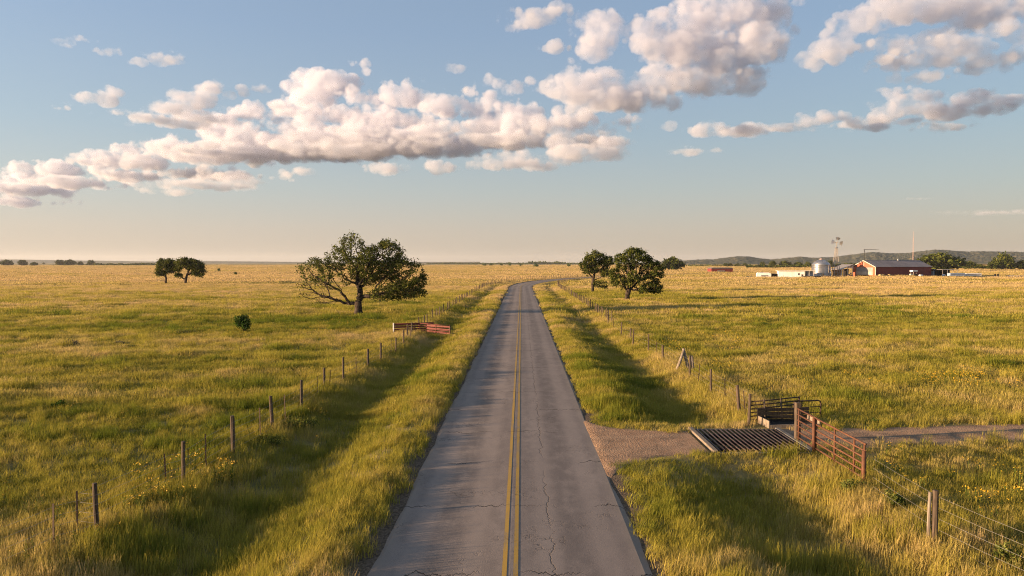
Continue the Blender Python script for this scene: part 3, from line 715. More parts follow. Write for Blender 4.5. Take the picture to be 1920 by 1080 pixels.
def leaves(P, par, r, kids, rng, per, size, spread, thin, dens):
    """rhombic leaves round the thin twigs; dens(point) thins them out"""
    idx = np.where(r < thin)[0]; pr = np.array([dens(P[i]) for i in idx])
    cnt = rng.poisson(per*pr); base = np.repeat(P[idx], cnt, axis=0); n = len(base)
    cl = np.repeat(rng.normal(0, .16, len(idx)), cnt)
    c = base+rng.normal(0, spread, (n, 3))*(1, 1, .8)
    nrm = rng.normal(size=(n, 3))+(0, 0, .5); nrm /= np.linalg.norm(nrm, axis=1)[:, None]
    e1 = np.cross(nrm, rng.normal(size=(n, 3))); e1 /= np.linalg.norm(e1, axis=1)[:, None]; e2 = np.cross(nrm, e1)
    s = (size*rng.uniform(.6, 1.3, n))[:, None]
    V = np.stack([c-e1*s*.55, c+e2*s*.33+nrm*s*.08, c+e1*s*.55, c-e2*s*.33+nrm*s*.08], 1).reshape(-1, 3)
    F = np.arange(4*n).reshape(n, 4)
    sh = np.repeat(np.clip(1+rng.normal(0, .18, n)+cl, .5, 1.6), 4); t = np.repeat(np.clip(rng.normal(.4, .22, n)+cl*.8, 0, 1), 4)
    return V, F, sh, t

def bark_material():
    m = Mat('rough_bark'); o = m.obj(); g = m.noise(m.scale(o, (9, 9, 2.2)), 1, 5, .7, .4); n = m.noise(o, 2.2, 3)
    m.bump(g, 1.0, .05); return m.base(m.mix(m.ramp(m.math('ADD', m.math('MULTIPLY', g, .7), m.math('MULTIPLY', n, .3)), .36, .64), (.028, .021, .016), (.085, .062, .046)), .95, 0, .1)

TREE = {}
def make_tree(name, label, cat, loc, lobes, trunk, step, per, size, spread, seed, trunk_r, tip=.014, thin=.05, bend=.25, dens=None, group=None, influence=None, kill=None, leaf='leaf'):
    rng = np.random.default_rng(seed)
    P, par = colonise(lobes, trunk, step, influence or step*9, kill or step*1.7, rng, bend=bend, seed_shift=seed*3.3)
    r, kids = limbs(P, par, tip, trunk_r)
    root = thing(name, label, cat, loc, 0, group)
    V, F = limb_mesh(P, par, r); raw_mesh('trunk', V, F, TREE['bark'], root, smooth=True)
    V, F, sh, t = leaves(P, par, r, kids, rng, per, size, spread, thin, dens or (lambda p: 1.0))
    raw_mesh('crown', V, F, TREE[leaf], root, attrs={'shade': sh, 'tint': t})
    return root

def bush(name, label, cat, loc, rx, ry, rz, n, size, seed, mat='shrub', group=None, lobes=5, stem=True):
    """a shrub: leaves in clumps round a few stems"""
    rng = np.random.default_rng(seed); root = thing(name, label, cat, loc, 0, group)
    L = [(0, 0, rz*.48, .62, 1)]+[(rng.uniform(-.68, .68)*rx, rng.uniform(-.6, .6)*ry, rz*rng.uniform(.3, .75), rng.uniform(.35, .6), 1) for _ in range(lobes)]
    C = []
    for (x, y, z, k, w) in L:
        m = n//len(L); d = rng.normal(size=(m, 3)); d /= np.linalg.norm(d, axis=1)[:, None]; q = rng.uniform(.35, 1, (m, 1))**.5
        C.append(np.array([x, y, z])+d*q*np.array([rx, ry, rz*.62])*k)
    c = np.concatenate(C); c = c+rng.normal(0, size*.5, c.shape); c[:, 2] = np.abs(c[:, 2]); m = len(c)
    nrm = rng.normal(size=(m, 3))+(0, 0, .4); nrm /= np.linalg.norm(nrm, axis=1)[:, None]; e1 = np.cross(nrm, rng.normal(size=(m, 3))); e1 /= np.linalg.norm(e1, axis=1)[:, None]; e2 = np.cross(nrm, e1)
    s = (size*rng.uniform(.6, 1.3, m))[:, None]
    V = np.stack([c-e1*s*.6, c+e2*s*.3, c+e1*s*.6, c-e2*s*.3], 1).reshape(-1, 3); F = np.arange(4*m).reshape(m, 4)
    k = noise3(c/max(.3, rx*.4)+seed, 1)
    sh = np.repeat(np.clip(1+rng.normal(0, .15, m)+.3*k, .5, 1.6), 4); t = np.repeat(np.clip(.4+.3*k+rng.normal(0, .15, m), 0, 1), 4)
    raw_mesh('foliage', V, F, TREE[mat], root, attrs={'shade': sh, 'tint': t})
    if stem:
        b = MB()
        for (x, y, z, k, w) in L: b.tube([(x*.1, y*.1, -.1), (x*.5, y*.5, z*.6), (x, y, z*1.25)], [.05*rz/2+.015, .03*rz/2+.01, .01], 5)
        b.build('stem', TREE['bark'], root)
    return root

def build_trees():
    TREE['bark'] = bark_material()
    TREE['leaf'] = leaf_material('oak_leaves', (.040, .056, .012), (.095, .105, .021), .30, c3=(.17, .15, .038))
    TREE['leaf_dark'] = leaf_material('dense_oak_leaves', (.036, .052, .011), (.082, .095, .019), .28, c3=(.15, .14, .034))
    TREE['shrub'] = leaf_material('shrub_leaves', (.020, .045, .010), (.045, .085, .016), .25, c3=(.09, .13, .025))
    TREE['weed'] = leaf_material('weed_leaves', (.065, .085, .018), (.13, .145, .032), .35, c3=(.22, .20, .06))
    TREE['dead'] = leaf_material('dead_brush', (.07, .062, .045), (.13, .11, .075), .1, c3=(.20, .165, .11))
    # the big oak: sparse and bare to the left and below, dense to the right
    x, y = at(672, 590)
    lobes = [(-5.8, .5, 6.6, 3.0, 3.0, 1.8, 330), (-6.2, -.8, 3.6, 2.8, 2.4, 1.9, 330), (-4.6, .4, 1.9, 2.2, 1.6, .7, 60), (-.9, .3, 9.6, 2.0, 2.2, 2.3, 260), (-3.2, 1.5, 8.0, 2.2, 2.4, 1.9, 200), (1.7, .2, 8.6, 1.4, 1.8, 1.5, 90),
             (4.5, .4, 9.0, 2.3, 2.4, 2.0, 270), (6.6, .2, 5.6, 3.4, 3.2, 2.7, 480), (1.4, -.6, 7.0, 2.9, 2.8, 2.6, 320), (4.4, -1.4, 3.1, 3.4, 2.4, 1.2, 240), (-2.8, -1.6, 4.9, 2.2, 2.2, 1.6, 150), (1, 2.8, 6.2, 3, 1.8, 2.4, 180), (7.6, .4, 3.5, 2.2, 2.2, 1.5, 150)]
    def dens(p):
        d = .46+.44*float(smooth(p[0], -1.2, 2.6)); d = max(d, .55*float(smooth(p[2], 5.0, 7.4)))
        if p[2] < 4.8 and p[0] < -.6: d = .06
        if p[2] < 2.6: d *= .5
        return d
    make_tree('oak_tree', 'big spreading oak beside the road, sparse with bare limbs on one side', 'tree', (x, y, gh(x, y)), lobes, [(0, 0, -.2), (.05, 0, 1.2), (.0, .05, 2.0)], .33, 21, .27, .26, 5, .52, tip=.020, thin=.048, bend=.36, dens=dens, kill=.50)
    # the pair right of the road
    x, y = at(1175, 566)
    lobes = [(1.6, 0, 8.0, 2.7, 2.6, 2.4, 330), (-.6, .3, 7.6, 1.9, 2.2, 1.9, 180), (4.7, .2, 6.0, 2.6, 2.6, 2.2, 300), (1.2, -.6, 4.4, 2.4, 2.6, 1.7, 220), (5.0, -.4, 2.6, 1.9, 2.0, 1.2, 160), (-1.4, -.2, 3.6, 1.7, 1.8, 1.4, 130), (2.6, -1, 2.4, 1.8, 1.8, .8, 90), (-2.2, .2, 5.3, 1.2, 1.6, 1.2, 80)]
    make_tree('oak_tree', 'dense leafy oak, the nearer and fuller of two right of the road', 'tree', (x, y, gh(x, y)), lobes, [(0, 0, -.2), (.1, 0, 1.3), (.45, 0, 2.3)], .38, 30, .32, .26, 8, .46, tip=.018, thin=.05, kill=.56, dens=lambda p: 1.0, leaf='leaf_dark')
    x, y = at(1111, 549)
    lobes = [(.3, 0, 8.4, 2.6, 2.4, 2.0, 260), (-1.0, .2, 7.2, 2.0, 2.0, 1.7, 160), (3.2, 0, 7.8, 2.0, 2.0, 1.6, 170), (3.4, -.2, 4.8, 1.7, 1.8, 1.8, 130), (3.2, 0, 2.6, 1.0, 1.1, 1.3, 60), (.4, .3, 5.6, 2.0, 1.9, 1.2, 110), (-1.6, 0, 5.2, 1.0, 1.2, .9, 40)]
    make_tree('oak_tree', 'slim oak with a tall bare trunk behind the dense one right of the road', 'tree', (x, y, gh(x, y)), lobes, [(0, 0, -.2), (.05, 0, 2.0), (.2, 0, 3.6)], .42, 34, .36, .28, 12, .36, tip=.02, thin=.055)
    # the pair far left
    x, y = at(311, 534)
    lobes = [(-.6, 0, 6.6, 2.4, 2.4, 2.0, 210), (1.4, 0, 7.2, 1.8, 1.8, 1.6, 130), (2.5, 0, 5.6, 1.5, 1.6, 1.3, 90), (-1.7, 0, 4.2, 1.6, 1.8, 1.5, 110), (1.0, .2, 4.6, 1.4, 1.4, 1.1, 60)]
    make_tree('oak_tree', 'smaller oak of the far pair alone in the golden field', 'tree', (x, y, gh(x, y)), lobes, [(0, 0, -.2), (.1, 0, 2.2)], .45, 46, .46, .40, 21, .34, tip=.022, thin=.06)
    x, y = at(348, 534.5)
    lobes = [(0, 0, 7.3, 2.6, 2.6, 1.9, 220), (3.6, 0, 6.2, 2.6, 2.4, 1.7, 210), (-2.2, .2, 6.4, 1.7, 2.0, 1.8, 120), (5.2, 0, 3.9, 1.9, 2.0, 1.4, 120), (-2.4, 0, 3.2, 1.2, 1.5, .9, 50), (2.4, .2, 3.8, 1.8, 1.8, .9, 60)]
    make_tree('oak_tree', 'wider oak of the far pair alone in the golden field', 'tree', (x, y, gh(x, y)), lobes, [(0, 0, -.2), (.1, 0, 1.6), (.3, 0, 2.4)], .45, 46, .46, .40, 22, .42, tip=.022, thin=.06)
    # distant single trees share three crowns
    protos = []
    for i, (w, h, sd) in enumerate(((6.5, 9, 31), (8, 8, 32), (5, 8.5, 33))):
        lobes = [(0, 0, h*.62, w*.7, w*.6, h*.36, 120), (-w*.45, 0, h*.45, w*.5, w*.5, h*.28, 70), (w*.5, 0, h*.5, w*.5, w*.5, h*.3, 70), (0, 0, h*.33, w*.8, w*.7, h*.22, 60)]
        protos.append(make_tree('field_tree', 'x x x x', 'tree', (0, 0, 0), lobes, [(0, 0, -.3), (0, 0, h*.22)], .8, 30, 1.1, .8, sd, .4, tip=.04, thin=.2, bend=.3, leaf='leaf_dark'))
    protoused = set()
    # (x px, base y px, height px, distance, kind, squash, label)
    FT = [(1262, 508.5, 24, 0, 1, 1.15, 'lone rounded tree in the field behind the pair right of the road'),
      (12, 499, 9, 0, 1, 1.3, 'dark tree at the end of the horizon clump, farthest to the left'), (43, 499, 9, 0, 0, 1.1, 'dark rounded tree on the left horizon between two lower ones'), (64, 499, 6, 0, 1, 1.2, 'low dark tree at the right end of the left horizon clump'),
      (113, 498.5, 9, 0, 0, 1.1, 'first tree of the dark wooded strip on the left horizon'), (132, 498.5, 9.5, 0, 1, 1.2, 'broad tree beside the first one of the wooded strip on the left horizon'), (151, 498.5, 7.5, 0, 2, 1.2, 'lower tree of the wooded strip on the left horizon, with a gap after it'), (170, 498.5, 9, 0, 0, 1.0, 'last single tree before the wooded strip on the left horizon closes up'),
      (82, 494.5, 3, 2600, 2, 1, 'tiny lone tree on the far left plain'),
      (1448, 502, 10.5, 0, 0, .9, 'rounded green tree behind the white camper trailer'), (1472, 502, 11, 0, 1, 1.0, 'broad green tree behind the white trailer house'), (1497, 502, 9, 0, 1, 1.1, 'low green tree behind the middle of the white trailer house'), (1514, 503, 11, 0, 2, .9, 'dark tree just left of the metal grain silo'), (1556, 503, 12, 0, 0, .9, 'dark tree showing behind the right edge of the silo'),
      (1764, 509, 27, 0, 1, 1.5, 'big broad dark tree behind the right end of the red barn'), (1818, 505.5, 12, 0, 1, 1.2, 'low rounded tree right of the big one behind the barn'), (1838, 506, 8, 0, 1, 1.2, 'low flat tree between two taller ones right of the barn'), (1864, 507, 14, 0, 1, .9, 'pale green tree left of the tall one right of the farm'), (1880, 507, 27, 0, 2, .8, 'tall tree with a reddish bare trunk right of the farm'), (1896, 507, 14, 0, 0, .8, 'dark tree right of the tall one at the edge of the farm'), (1916, 507, 14, 0, 1, .9, 'pale bushy tree at the right edge beyond the farm'),
      (1361, 501, 7, 0, 0, .9, 'left one of two dark trees behind the small far barn'), (1369, 501, 7.5, 0, 2, 1, 'right one of two dark trees behind the small far barn'), (1383, 501, 6, 0, 1, 1, 'round shrubby tree right of the small far barn'), (1396, 501, 6.5, 0, 0, 1, 'dark round tree standing in the field between the far barn and the camper'), (1429, 501, 9, 0, 0, .9, 'round green tree above the camper trailer')]
    for (px, by, hp, dist, kd, sq, lab) in FT:
        if dist == 0: X, Y = at(px, by, -.5)
        else: Y = dist; X = across(px, Y)
        src = protos[kd]
        o = src if kd not in protoused else copy_tree(src)
        protoused.add(kd)
        h = hp*Y/FOC/math.cos(math.atan(X/Y))/(9, 8, 8.5)[kd]*1.02
        o.location = (X, Y, gh(X, Y)-.1*h); o.scale = (h*sq, h*sq, h); o.rotation_euler = (0, 0, (px*1.7) % 6.28)
        o['label'] = lab
        if dist == 0 and px != 1262: o['group'] = 'trees along the horizon and round the farm'
    # bushes
    x, y = at(459, 621)
    bush('shrub', 'dark green round shrub alone in the left field', 'bush', (x, y, gh(x, y)), .98, .9, 2.0, 2600, .16, 3)
    for i, (px, py, wp, hp, mat, lab) in enumerate(((131, 653, 38, 12, 'dead', 'grey brush heap in the left field, larger of two'), (224, 648, 26, 8, 'dead', 'grey brush heap in the left field, smaller of two'), (20, 645, 16, 5, 'dead', 'small dead brush patch at the left edge of the field'),
        (345, 623, 62, 7, 'dead', 'long low line of dead brush left of the round shrub'), (412, 622, 40, 6, 'dead', 'short low patch of dead brush touching the round shrub'), (240, 655, 34, 7, 'shrub', 'low green shrubby patch below the smaller brush heap'),
        (112, 774, 26, 17, 'shrub', 'small dark green clump in the near left field'), (1432, 611, 19, 7, 'shrub', 'small dark weed clump in the right field'), (442, 515, 6, 6, 'shrub', 'tiny bush in the field right of the far pair of oaks, lower one'), (411, 510, 5, 6, 'shrub', 'tiny bush in the field right of the far pair of oaks, upper one'),
        (1800, 662, 22, 8, 'weed', 'green weed clump in the middle of the right pasture'), (1660, 768, 40, 12, 'weed', 'leafy green weeds along the far edge of the dirt track'),
        (1683, 962, 50, 36, 'weed', 'bright leafy weed under the wires between pipe gate and split post'), (1897, 1068, 50, 44, 'weed', 'bright leafy weed by the wire fence in the lower corner'), (1598, 930, 50, 30, 'weed', 'tall pale weeds at the foot of the rusty pipe gate'),
        (1640, 800, 34, 8, 'shrub', 'low dark weeds on the near side of the dirt track'), (505, 826, 80, 15, 'weed', 'low leafy weeds under the left fence beyond the flowers'), (560, 800, 60, 22, 'weed', 'leafy weeds under the left fence near its middle'))):
        x, y = at(px, py, -.3); k = y/FOC/math.cos(PITCH)
        bush('shrub' if mat != 'dead' else 'brush_heap', lab, 'bush' if mat != 'dead' else 'brush', (x, y, gh(x, y)-.05), wp*k*.5, wp*k*.45, hp*k*1.1, 900 if y < 60 else 700, max(.075, hp*k*.16), 40+i, mat, None, 6, stem=False if hp < 20 else True)
    for i, (px, py, wp, lab) in enumerate(((1005, 501.5, 8, 'small round tree standing on the plain above the bend'), (1067, 502, 7, 'bushy tree on the plain left of the slim oak'), (955, 500, 6, 'bush in the dark row above the fence end, last to the right'), (940, 500, 5, 'low bush in the dark row above the fence end, third one'), (920, 499.5, 6, 'bush in the dark row above the fence end, second one'), (908, 499.5, 5, 'first bush in the dark row above the fence end'), (977, 500, 5, 'bush just left of the small round tree on the plain'), (1088, 501, 4, 'tiny bush half hidden by the slim oak'))):
        x, y = at(px, py, -.4); k = y/FOC
        bush('shrub', lab, 'bush', (x, y, gh(x, y)), wp*k*.72, wp*k*.72, wp*k*1.15, 520, wp*k*.13, 70+i, 'shrub', 'bushes on the far plain', 5, False)

def build_woods():
    """far woodland that reads as one mass, and the hills"""
    rng = np.random.default_rng(9); V = []; SH = []; TI = []
    def strip(x0, x1, dist, h, n, depth):
        px = rng.uniform(x0, x1, n); y = dist+rng.uniform(0, depth, n); x = np.array([across(a, b) for a, b in zip(px, y)])
        hh = h*(.65+.35*noise2(px/9, px*0, 1, 3))*rng.uniform(.5, 1, n)
        g = ground_h(x, y); c = np.stack([x, y, g+hh*rng.uniform(.1, 1, n)], 1)
        nrm = rng.normal(size=(n, 3)); nrm /= np.linalg.norm(nrm, axis=1)[:, None]; e1 = np.cross(nrm, rng.normal(size=(n, 3))); e1 /= np.linalg.norm(e1, axis=1)[:, None]; e2 = np.cross(nrm, e1); s = (h*.22*rng.uniform(.6, 1.4, n))[:, None]
        V.append(np.stack([c-e1*s, c+e2*s, c+e1*s, c-e2*s], 1).reshape(-1, 3)); SH.append(np.repeat(rng.uniform(.7, 1.3, n), 4)); TI.append(np.repeat(rng.uniform(0, .7, n), 4))
    strip(176, 292, 1550, 7.5, 5000, 60); strip(100, 180, 1700, 5, 1500, 60)
    strip(560, 700, 3200, 6, 1500, 100); strip(800, 1100, 3000, 9, 5000, 120); strip(990, 1060, 2900, 14, 1200, 80); strip(1180, 1330, 2600, 10, 2500, 100)
    strip(1400, 1560, 900, 5.5, 4200, 50); strip(1560, 1620, 950, 7, 1600, 50); strip(1720, 1990, 800, 6, 5200, 50); strip(1290, 1410, 1300, 5, 1800, 60)
    v = np.concatenate(V); o = raw_mesh('far_woods', v, np.arange(len(v)).reshape(-1, 4), TREE['leaf_dark'], attrs={'shade': np.concatenate(SH), 'tint': np.concatenate(TI)})
    tag(o, 'dark strips of distant woodland along the horizon', None, None, 'stuff')
    m = Mat('scrubby_hillside'); p = m.pos(); a = m.noise(p, .022, 5, .7); b = m.noise(m.scale(p, (.004, .004, .02)), 1, 4, .6); v = m.voronoi(p, .07)
    c = m.mix(m.ramp(v, .1, .7), (.062, .068, .048), (.100, .100, .066)); c = m.mix(m.ramp(a, .5, .66), c, (.17, .135, .075)); c = m.mix(m.ramp(b, .56, .68, 0, .6), c, (.22, .17, .09))
    mat = m.base(c, .95, 0, .05)
    def hills(prof, y0, y1, lab, rough):
        pxs = np.array([q[0] for q in prof], float); tops = np.array([q[1] for q in prof], float); ym = (y0+y1)/2
        xs = np.linspace(pxs[0], pxs[-1], int((pxs[-1]-pxs[0])*1.1)); ts = np.linspace(0, 1, 60); T, Xp = np.meshgrid(ts, xs, indexing='ij')
        y = y0+(y1-y0)*T; x = (Xp-960)/FOC*y
        top = np.interp(Xp+14*noise2((T*3).ravel(), (Xp/60).ravel(), 2, 2).reshape(T.shape), pxs, tops); h = CAM_Z+(HORIZON-top)/FOC*ym
        env = np.sin(PI*np.clip(T*.94+.03, 0, 1))**.9; fold = 1+.22*noise2((Xp/38).ravel(), (T*5).ravel(), 1, 3).reshape(T.shape)*(1-env)
        cn = noise2(x.ravel()/13, y.ravel()/13, 3, 3).reshape(T.shape)
        z = h*env*fold+cn*rough*np.clip(env*2, 0, 1)-3*(1-env)
        n, k = T.shape; i = np.arange(n*k).reshape(n, k); f = np.stack([i[:-1, :-1], i[:-1, 1:], i[1:, 1:], i[1:, :-1]], -1).reshape(-1, 4)
        tag(raw_mesh('hills', np.stack([x.ravel(), y.ravel(), z.ravel()], 1), f, mat), lab, None, None, 'structure')
    hills([(1215, 492), (1260, 490), (1290, 488), (1340, 486.5), (1365, 483.5), (1385, 481.3), (1402, 481.5), (1430, 485), (1450, 487), (1470, 485), (1500, 481.5), (1525, 483.5), (1560, 482.5), (1590, 479), (1620, 474.5), (1640, 473), (1670, 475.5), (1700, 475), (1730, 471.5), (1755, 468.8), (1775, 469.5), (1800, 472), (1860, 472), (1920, 473), (2060, 476), (2300, 484)], 2100, 3700, 'low scrub covered hills rising behind the farm', 3.2)
    hills([(-300, 490), (-60, 487.5), (20, 486.5), (90, 487.5), (150, 488.5), (260, 490), (330, 491), (380, 489.5), (440, 490), (560, 491.3), (760, 491.5), (900, 491)], 5200, 7500, 'faint low ridge along the horizon left of the road', 2.0)
# ------------------------------------------------------------------ fences, gates, cattle guard
def mats():
    G = {}
    G['post'] = wood_material('weathered_post_wood', (.125, .088, .060), (.042, .030, .021))
    G['old_wood'] = wood_material('grey_old_wood', (.27, .215, .16), (.12, .092, .068))
    G['plank'] = wood_material('pale_plank', (.27, .21, .155), (.12, .092, .066))
    G['steel'] = worn('rusty_steel_post', (.10, .065, .045), (.05, .03, .022), .8, .3, 9)
    G['wire'] = worn('galvanised_wire', (.42, .39, .35), (.25, .21, .17), .5, .6, 20, 0)
    G['rust'] = worn('rusty_red_pipe', (.15, .058, .026), (.075, .033, .019), .7, .15, 7)
    G['dark_pipe'] = worn('dark_rusted_pipe', (.085, .052, .038), (.035, .023, .018), .75, .3, 8)
    G['red_gate'] = worn('faded_red_gate_paint', (.22, .055, .038), (.12, .036, .027), .65, .1, 5)
    G['rail'] = worn('worn_guard_rail', (.15, .105, .085), (.06, .036, .028), .55, .6, 5)
    G['concrete'] = worn('pit_concrete', (.16, .145, .125), (.08, .07, .06), .9, 0, 3)
    G['dark_board'] = wood_material('shade_dark_board', (.035, .028, .022), (.014, .011, .009))  # near-black tone stands in for shade inside the trough and the pit
    G['white'] = worn('white_paint', (.78, .75, .70), (.55, .50, .44), .6, 0, 1.2, .1, True)
    G['white_post'] = worn('white_post_paint', (.80, .77, .72), (.6, .55, .5), .6, 0, 6)
    return G
G = {}

def fence(name, label, s_u, post_every, wires=5, kinds=None, height=1.42, seed=0, skip_wire=False):
    """a wire fence through stations (x, y, kind); kind w = wooden post, t = thin steel post"""
    rng = np.random.default_rng(seed); x0, y0, _ = s_u[0]; z0 = gh(x0, y0)
    root = thing(name, label, 'fence', (x0, y0, z0)); protos = {}
    vs = []
    for i in range(4):
        m = MB(); n = 9; r = .082-.006*i; h = height+.05*i
        prof = [(r*1.04, -.5), (r*1.02, .2), (r, h*.6), (r*.97, h-.015), (r*.82, h)]
        m.lathe(prof, n)
        for q in range(len(m.v)): v = m.v[q]; w = 1+.10*float(noise3(np.array([[v[0]*9, v[1]*9, v[2]*1.3+i*5]]), 1)[0]); m.v[q] = (v[0]*w, v[1]*w, v[2])
        vs.append(m)
    tops = []
    nw = nt = 0
    def cap(k): return 100
    for (x, y, k) in s_u:
        z = gh(x, y)-z0; far = y > 120
        if k == 'w':
            nw += 1
            if nw > 100: continue
            i = int(rng.integers(0, 4))
            if ('w', i) not in protos: o = vs[i].build('post', G['post'], root); protos['w', i] = o
            else: o = protos['w', i].copy(); COL.objects.link(o); o.parent = root
            o.location = (x-x0, y-y0, z); o.rotation_euler = (rng.normal(0, .022), rng.normal(0, .022), rng.uniform(0, 6)); o.scale = (1, 1, rng.uniform(.92, 1.1))
        elif k == 't':
            nt += 1
            if nt > 100: continue
            if 't' not in protos:
                m = MB(); hh = height*.93; m.box((0, 0, hh/2-.2), (.045, .012, hh+.4)); m.box((0, .018, hh/2-.2), (.012, .026, hh+.4)); o = m.build('steel_post', G['steel'], root); protos['t'] = o
            else: o = protos['t'].copy(); COL.objects.link(o); o.parent = root
            o.location = (x-x0, y-y0, z); o.rotation_euler = (rng.normal(0, .04), rng.normal(0, .04), rng.uniform(-.3, .3))
    if not skip_wire:
        for w in range(wires):
            h = .22+.95*(w/(wires-1))*(height/1.3); pts = []
            for j, (x, y, k) in enumerate(s_u):
                z = gh(x, y)-z0+h
                pts.append((x-x0+.085, y-y0, z))
                if j+1 < len(s_u) and y < 70:
                    x2, y2, _ = s_u[j+1]; pts.append(((x+x2)/2-x0+.085, (y+y2)/2-y0, (z+gh(x2, y2)-z0+h)/2-.012-.012*rng.uniform()))
            m = MB(); m.tube(pts, .0036, 4); m.build('wire', G['wire'], root)
    return root

def sta(lst):                       # (px, base y px, kind) to ground stations
    out = []
    for px, py, k in lst:
        x, y = at(px, py, .08); out.append((x, y, k))
    return out

def rail_panel(name, label, p0, p1, z, height, n, r, mat, uprights, cat='gate', rail_drop=None, post=None, group=None, slope=(0, 0)):
    """a panel of horizontal pipes from p0 to p1; uprights are positions 0..1 along it"""
    p0 = Vector((*p0, 0)); p1 = Vector((*p1, 0)); d = p1-p0; L = d.length
    root = thing(name, label, cat, (p0.x, p0.y, z), math.atan2(d.y, d.x), group)
    for i in range(n):
        h = .18+(height-.18)*i/(n-1); m = MB(); m.tube([(0, 0, h+slope[0]), (L*.5, 0, h+(slope[0]+slope[1])/2-.008), (L, 0, h+slope[1])], r, 8); m.build('rail', mat, root, smooth=True)
    for t in uprights:
        m = MB(); zz = slope[0]+(slope[1]-slope[0])*t; m.tube([(L*t, -.0, .02+zz), (L*t, 0, height+r+zz)], r*1.12, 8); m.build('upright', mat, root, smooth=True)
    return root

def build_fences():
    G.update(mats())
    # left fence
    near = [(18, 1062, 'w'), (100, 1018, 't'), (145, 990, 't'), (182, 992, 'w'), (312, 907, 't'), (344, 895, 'w'), (386, 863, 't'), (437, 833, 'w'), (488, 808, 't'), (511, 793, 'w'), (535, 778, 't'), (565, 760, 'w'), (595, 740, 't'), (608, 728, 'w'), (618, 727, 't'), (644, 711, 'w'), (668, 698, 't'), (690, 683, 'w'), (714, 670, 'w'), (733, 657, 't'), (742, 654, 'w'), (757, 642, 'w'), (770, 634, 't')]
    L = sta(near); L[0] = (-12.1, 16.6, 'gap')
    L.sort(key=lambda q: q[1])
    rng = np.random.default_rng(4); y = L[-1][1]+2.2; u0 = -10.9; i = 0
    while y < 395:
        X, Y, h = road_point(y, -11.0); L.append((X, Y, 'w' if (i % 5 not in (2, 4) or y > 200) else 't')); i += 1; y += 2.35+rng.uniform(-.5, .6)+(.6 if y > 150 else 0)
    fence('wire_fence', 'long barbed wire fence on dark wooden posts left of the road', L, 0, seed=1)
    # right fence: near stretch and the stretch beyond the cattle guard
    x0, y0 = at(1626, 922, -.25)
    N = [(12.6, 12.2, 'w'), (11.75, 15.6, 't')]+sta([(1752, 1004, 'w'), (1632, 924, 'gap')])
    fence('wire_fence', 'short wire fence from the rusty pipe gate to the split post and onwards', N, 0, seed=2, height=1.6)
    # the double post: a second, thinner stake strapped to it
    x, y = at(1745, 1004, .08); root = thing('stake', 'short thin wooden stake leaning on the split fence post below the pipe gate', 'stake', (x-.05, y+.02, gh(x, y)))
    m = MB(); m.tube([(0, 0, -.3), (.0, 0, .6), (.03, .02, 1.5)], [.045, .045, .04], 8); m.build('stake_shaft', G['old_wood'], root, smooth=True)
    M = sta([(1404, 792, 'w'), (1398, 772, 't'), (1386, 765, 'w'), (1360, 746, 't'), (1333, 732, 'w'), (1309, 715, 't'), (1293, 704, 'w'), (1243, 671, 'w'), (1230, 664, 't'), (1216, 655, 'w'), (1187, 641, 'w'), (1182, 634, 'w'), (1165, 625, 'w'), (1150, 612, 't'), (1140, 607, 'w')])
    y = M[-1][1]+2.5; i = 0
    while y < 400:
        X, Y, h = road_point(y, 11.2 if y < 240 else 11.2); M.append((X, Y, 'w' if i % 6 != 3 else 't')); i += 1; y += 2.3+rng.uniform(-.5, .6)+(.7 if y > 150 else 0)
    fence('wire_fence', 'long barbed wire fence on wooden posts right of the road beyond the cattle guard', M, 0, seed=3)
    # inverted V of two old posts on the right fence
    x, y = at(1282, 701, -.25); z = gh(x, y); root = thing('brace_post', 'pale inverted V of two leaning old posts on the right fence', 'fence brace', (x, y, z))
    for q, (a, b) in enumerate((((-.60, -.05, -.15), (.03, 0, 1.62)), ((.44, .1, -.2), (-.04, .03, 1.66)), ((.66, .12, -.2), (.56, .1, 1.15)))):
        m = MB(); m.tube([a, tuple((Vector(a)+Vector(b))/2+Vector((.01, 0, .02))), b], [.115, .105, .09], 9); m.build('pole', G['old_wood'], root, smooth=True)
    # cattle guard
    gx0, gx1, gy0, gy1 = GUARD
    root = thing('cattle_guard', 'cattle guard of parallel pipes over a dark pit in the dirt track', 'cattle guard', ((gx0+gx1)/2, (gy0+gy1)/2, 0))
    w, l = gx1-gx0, gy1-gy0
    m = MB(); m.box((-w/2+.02, 0, -.06), (.2, l+.3, .22), bevel=.02); m.build('end_beam', G['plank'], root)
    m = MB(); m.box((w/2-.02, 0, -.08), (.2, l+.3, .2), bevel=.02); m.build('end_beam', G['concrete'], root)
    for s in (-1, 1):
        m = MB(); m.box((0, s*(l/2+.06), -.34), (w-.24, .14, .58)); m.build('pit_wall', G['concrete'], root)
    m = MB(); m.box((0, 0, -.72), (w, l, .06)); m.build('pit_floor', G['dark_board'], root)  # shade down in the pit is put into the floor's colour
    for i in range(18):
        x = -w/2+.24+i*(w-.46)/17; m = MB(); m.tube([(x, -l/2, -.02), (x, 0, -.03), (x, l/2, -.02)], .038, 8); m.build('guard_rail', G['rail'], root, smooth=True)
    for y in (-l*.3, 0, l*.3):
        m = MB(); m.box((0, y, -.16), (w-.3, .12, .16)); m.build('bearer', G['dark_pipe'], root)
    # rusty pipe gate along the fence line, with its heavy timber post
    a = at(1494, 829, -.1); b = at(1622, 918, -.25); z = gh(*a)
    p = rail_panel('pipe_gate', 'rusty red pipe gate running along the fence line in front of the cattle guard', a, b, z, 1.34, 6, .033, G['rust'], (.03, .32, .60, .86, .985), slope=(.03, .0))
    L = math.hypot(b[0]-a[0], b[1]-a[1])
    m = MB(); m.box((-.1, .06, .55), (.23, .2, 2.1), bevel=.02); m.build('timber_post', G['post'], p)
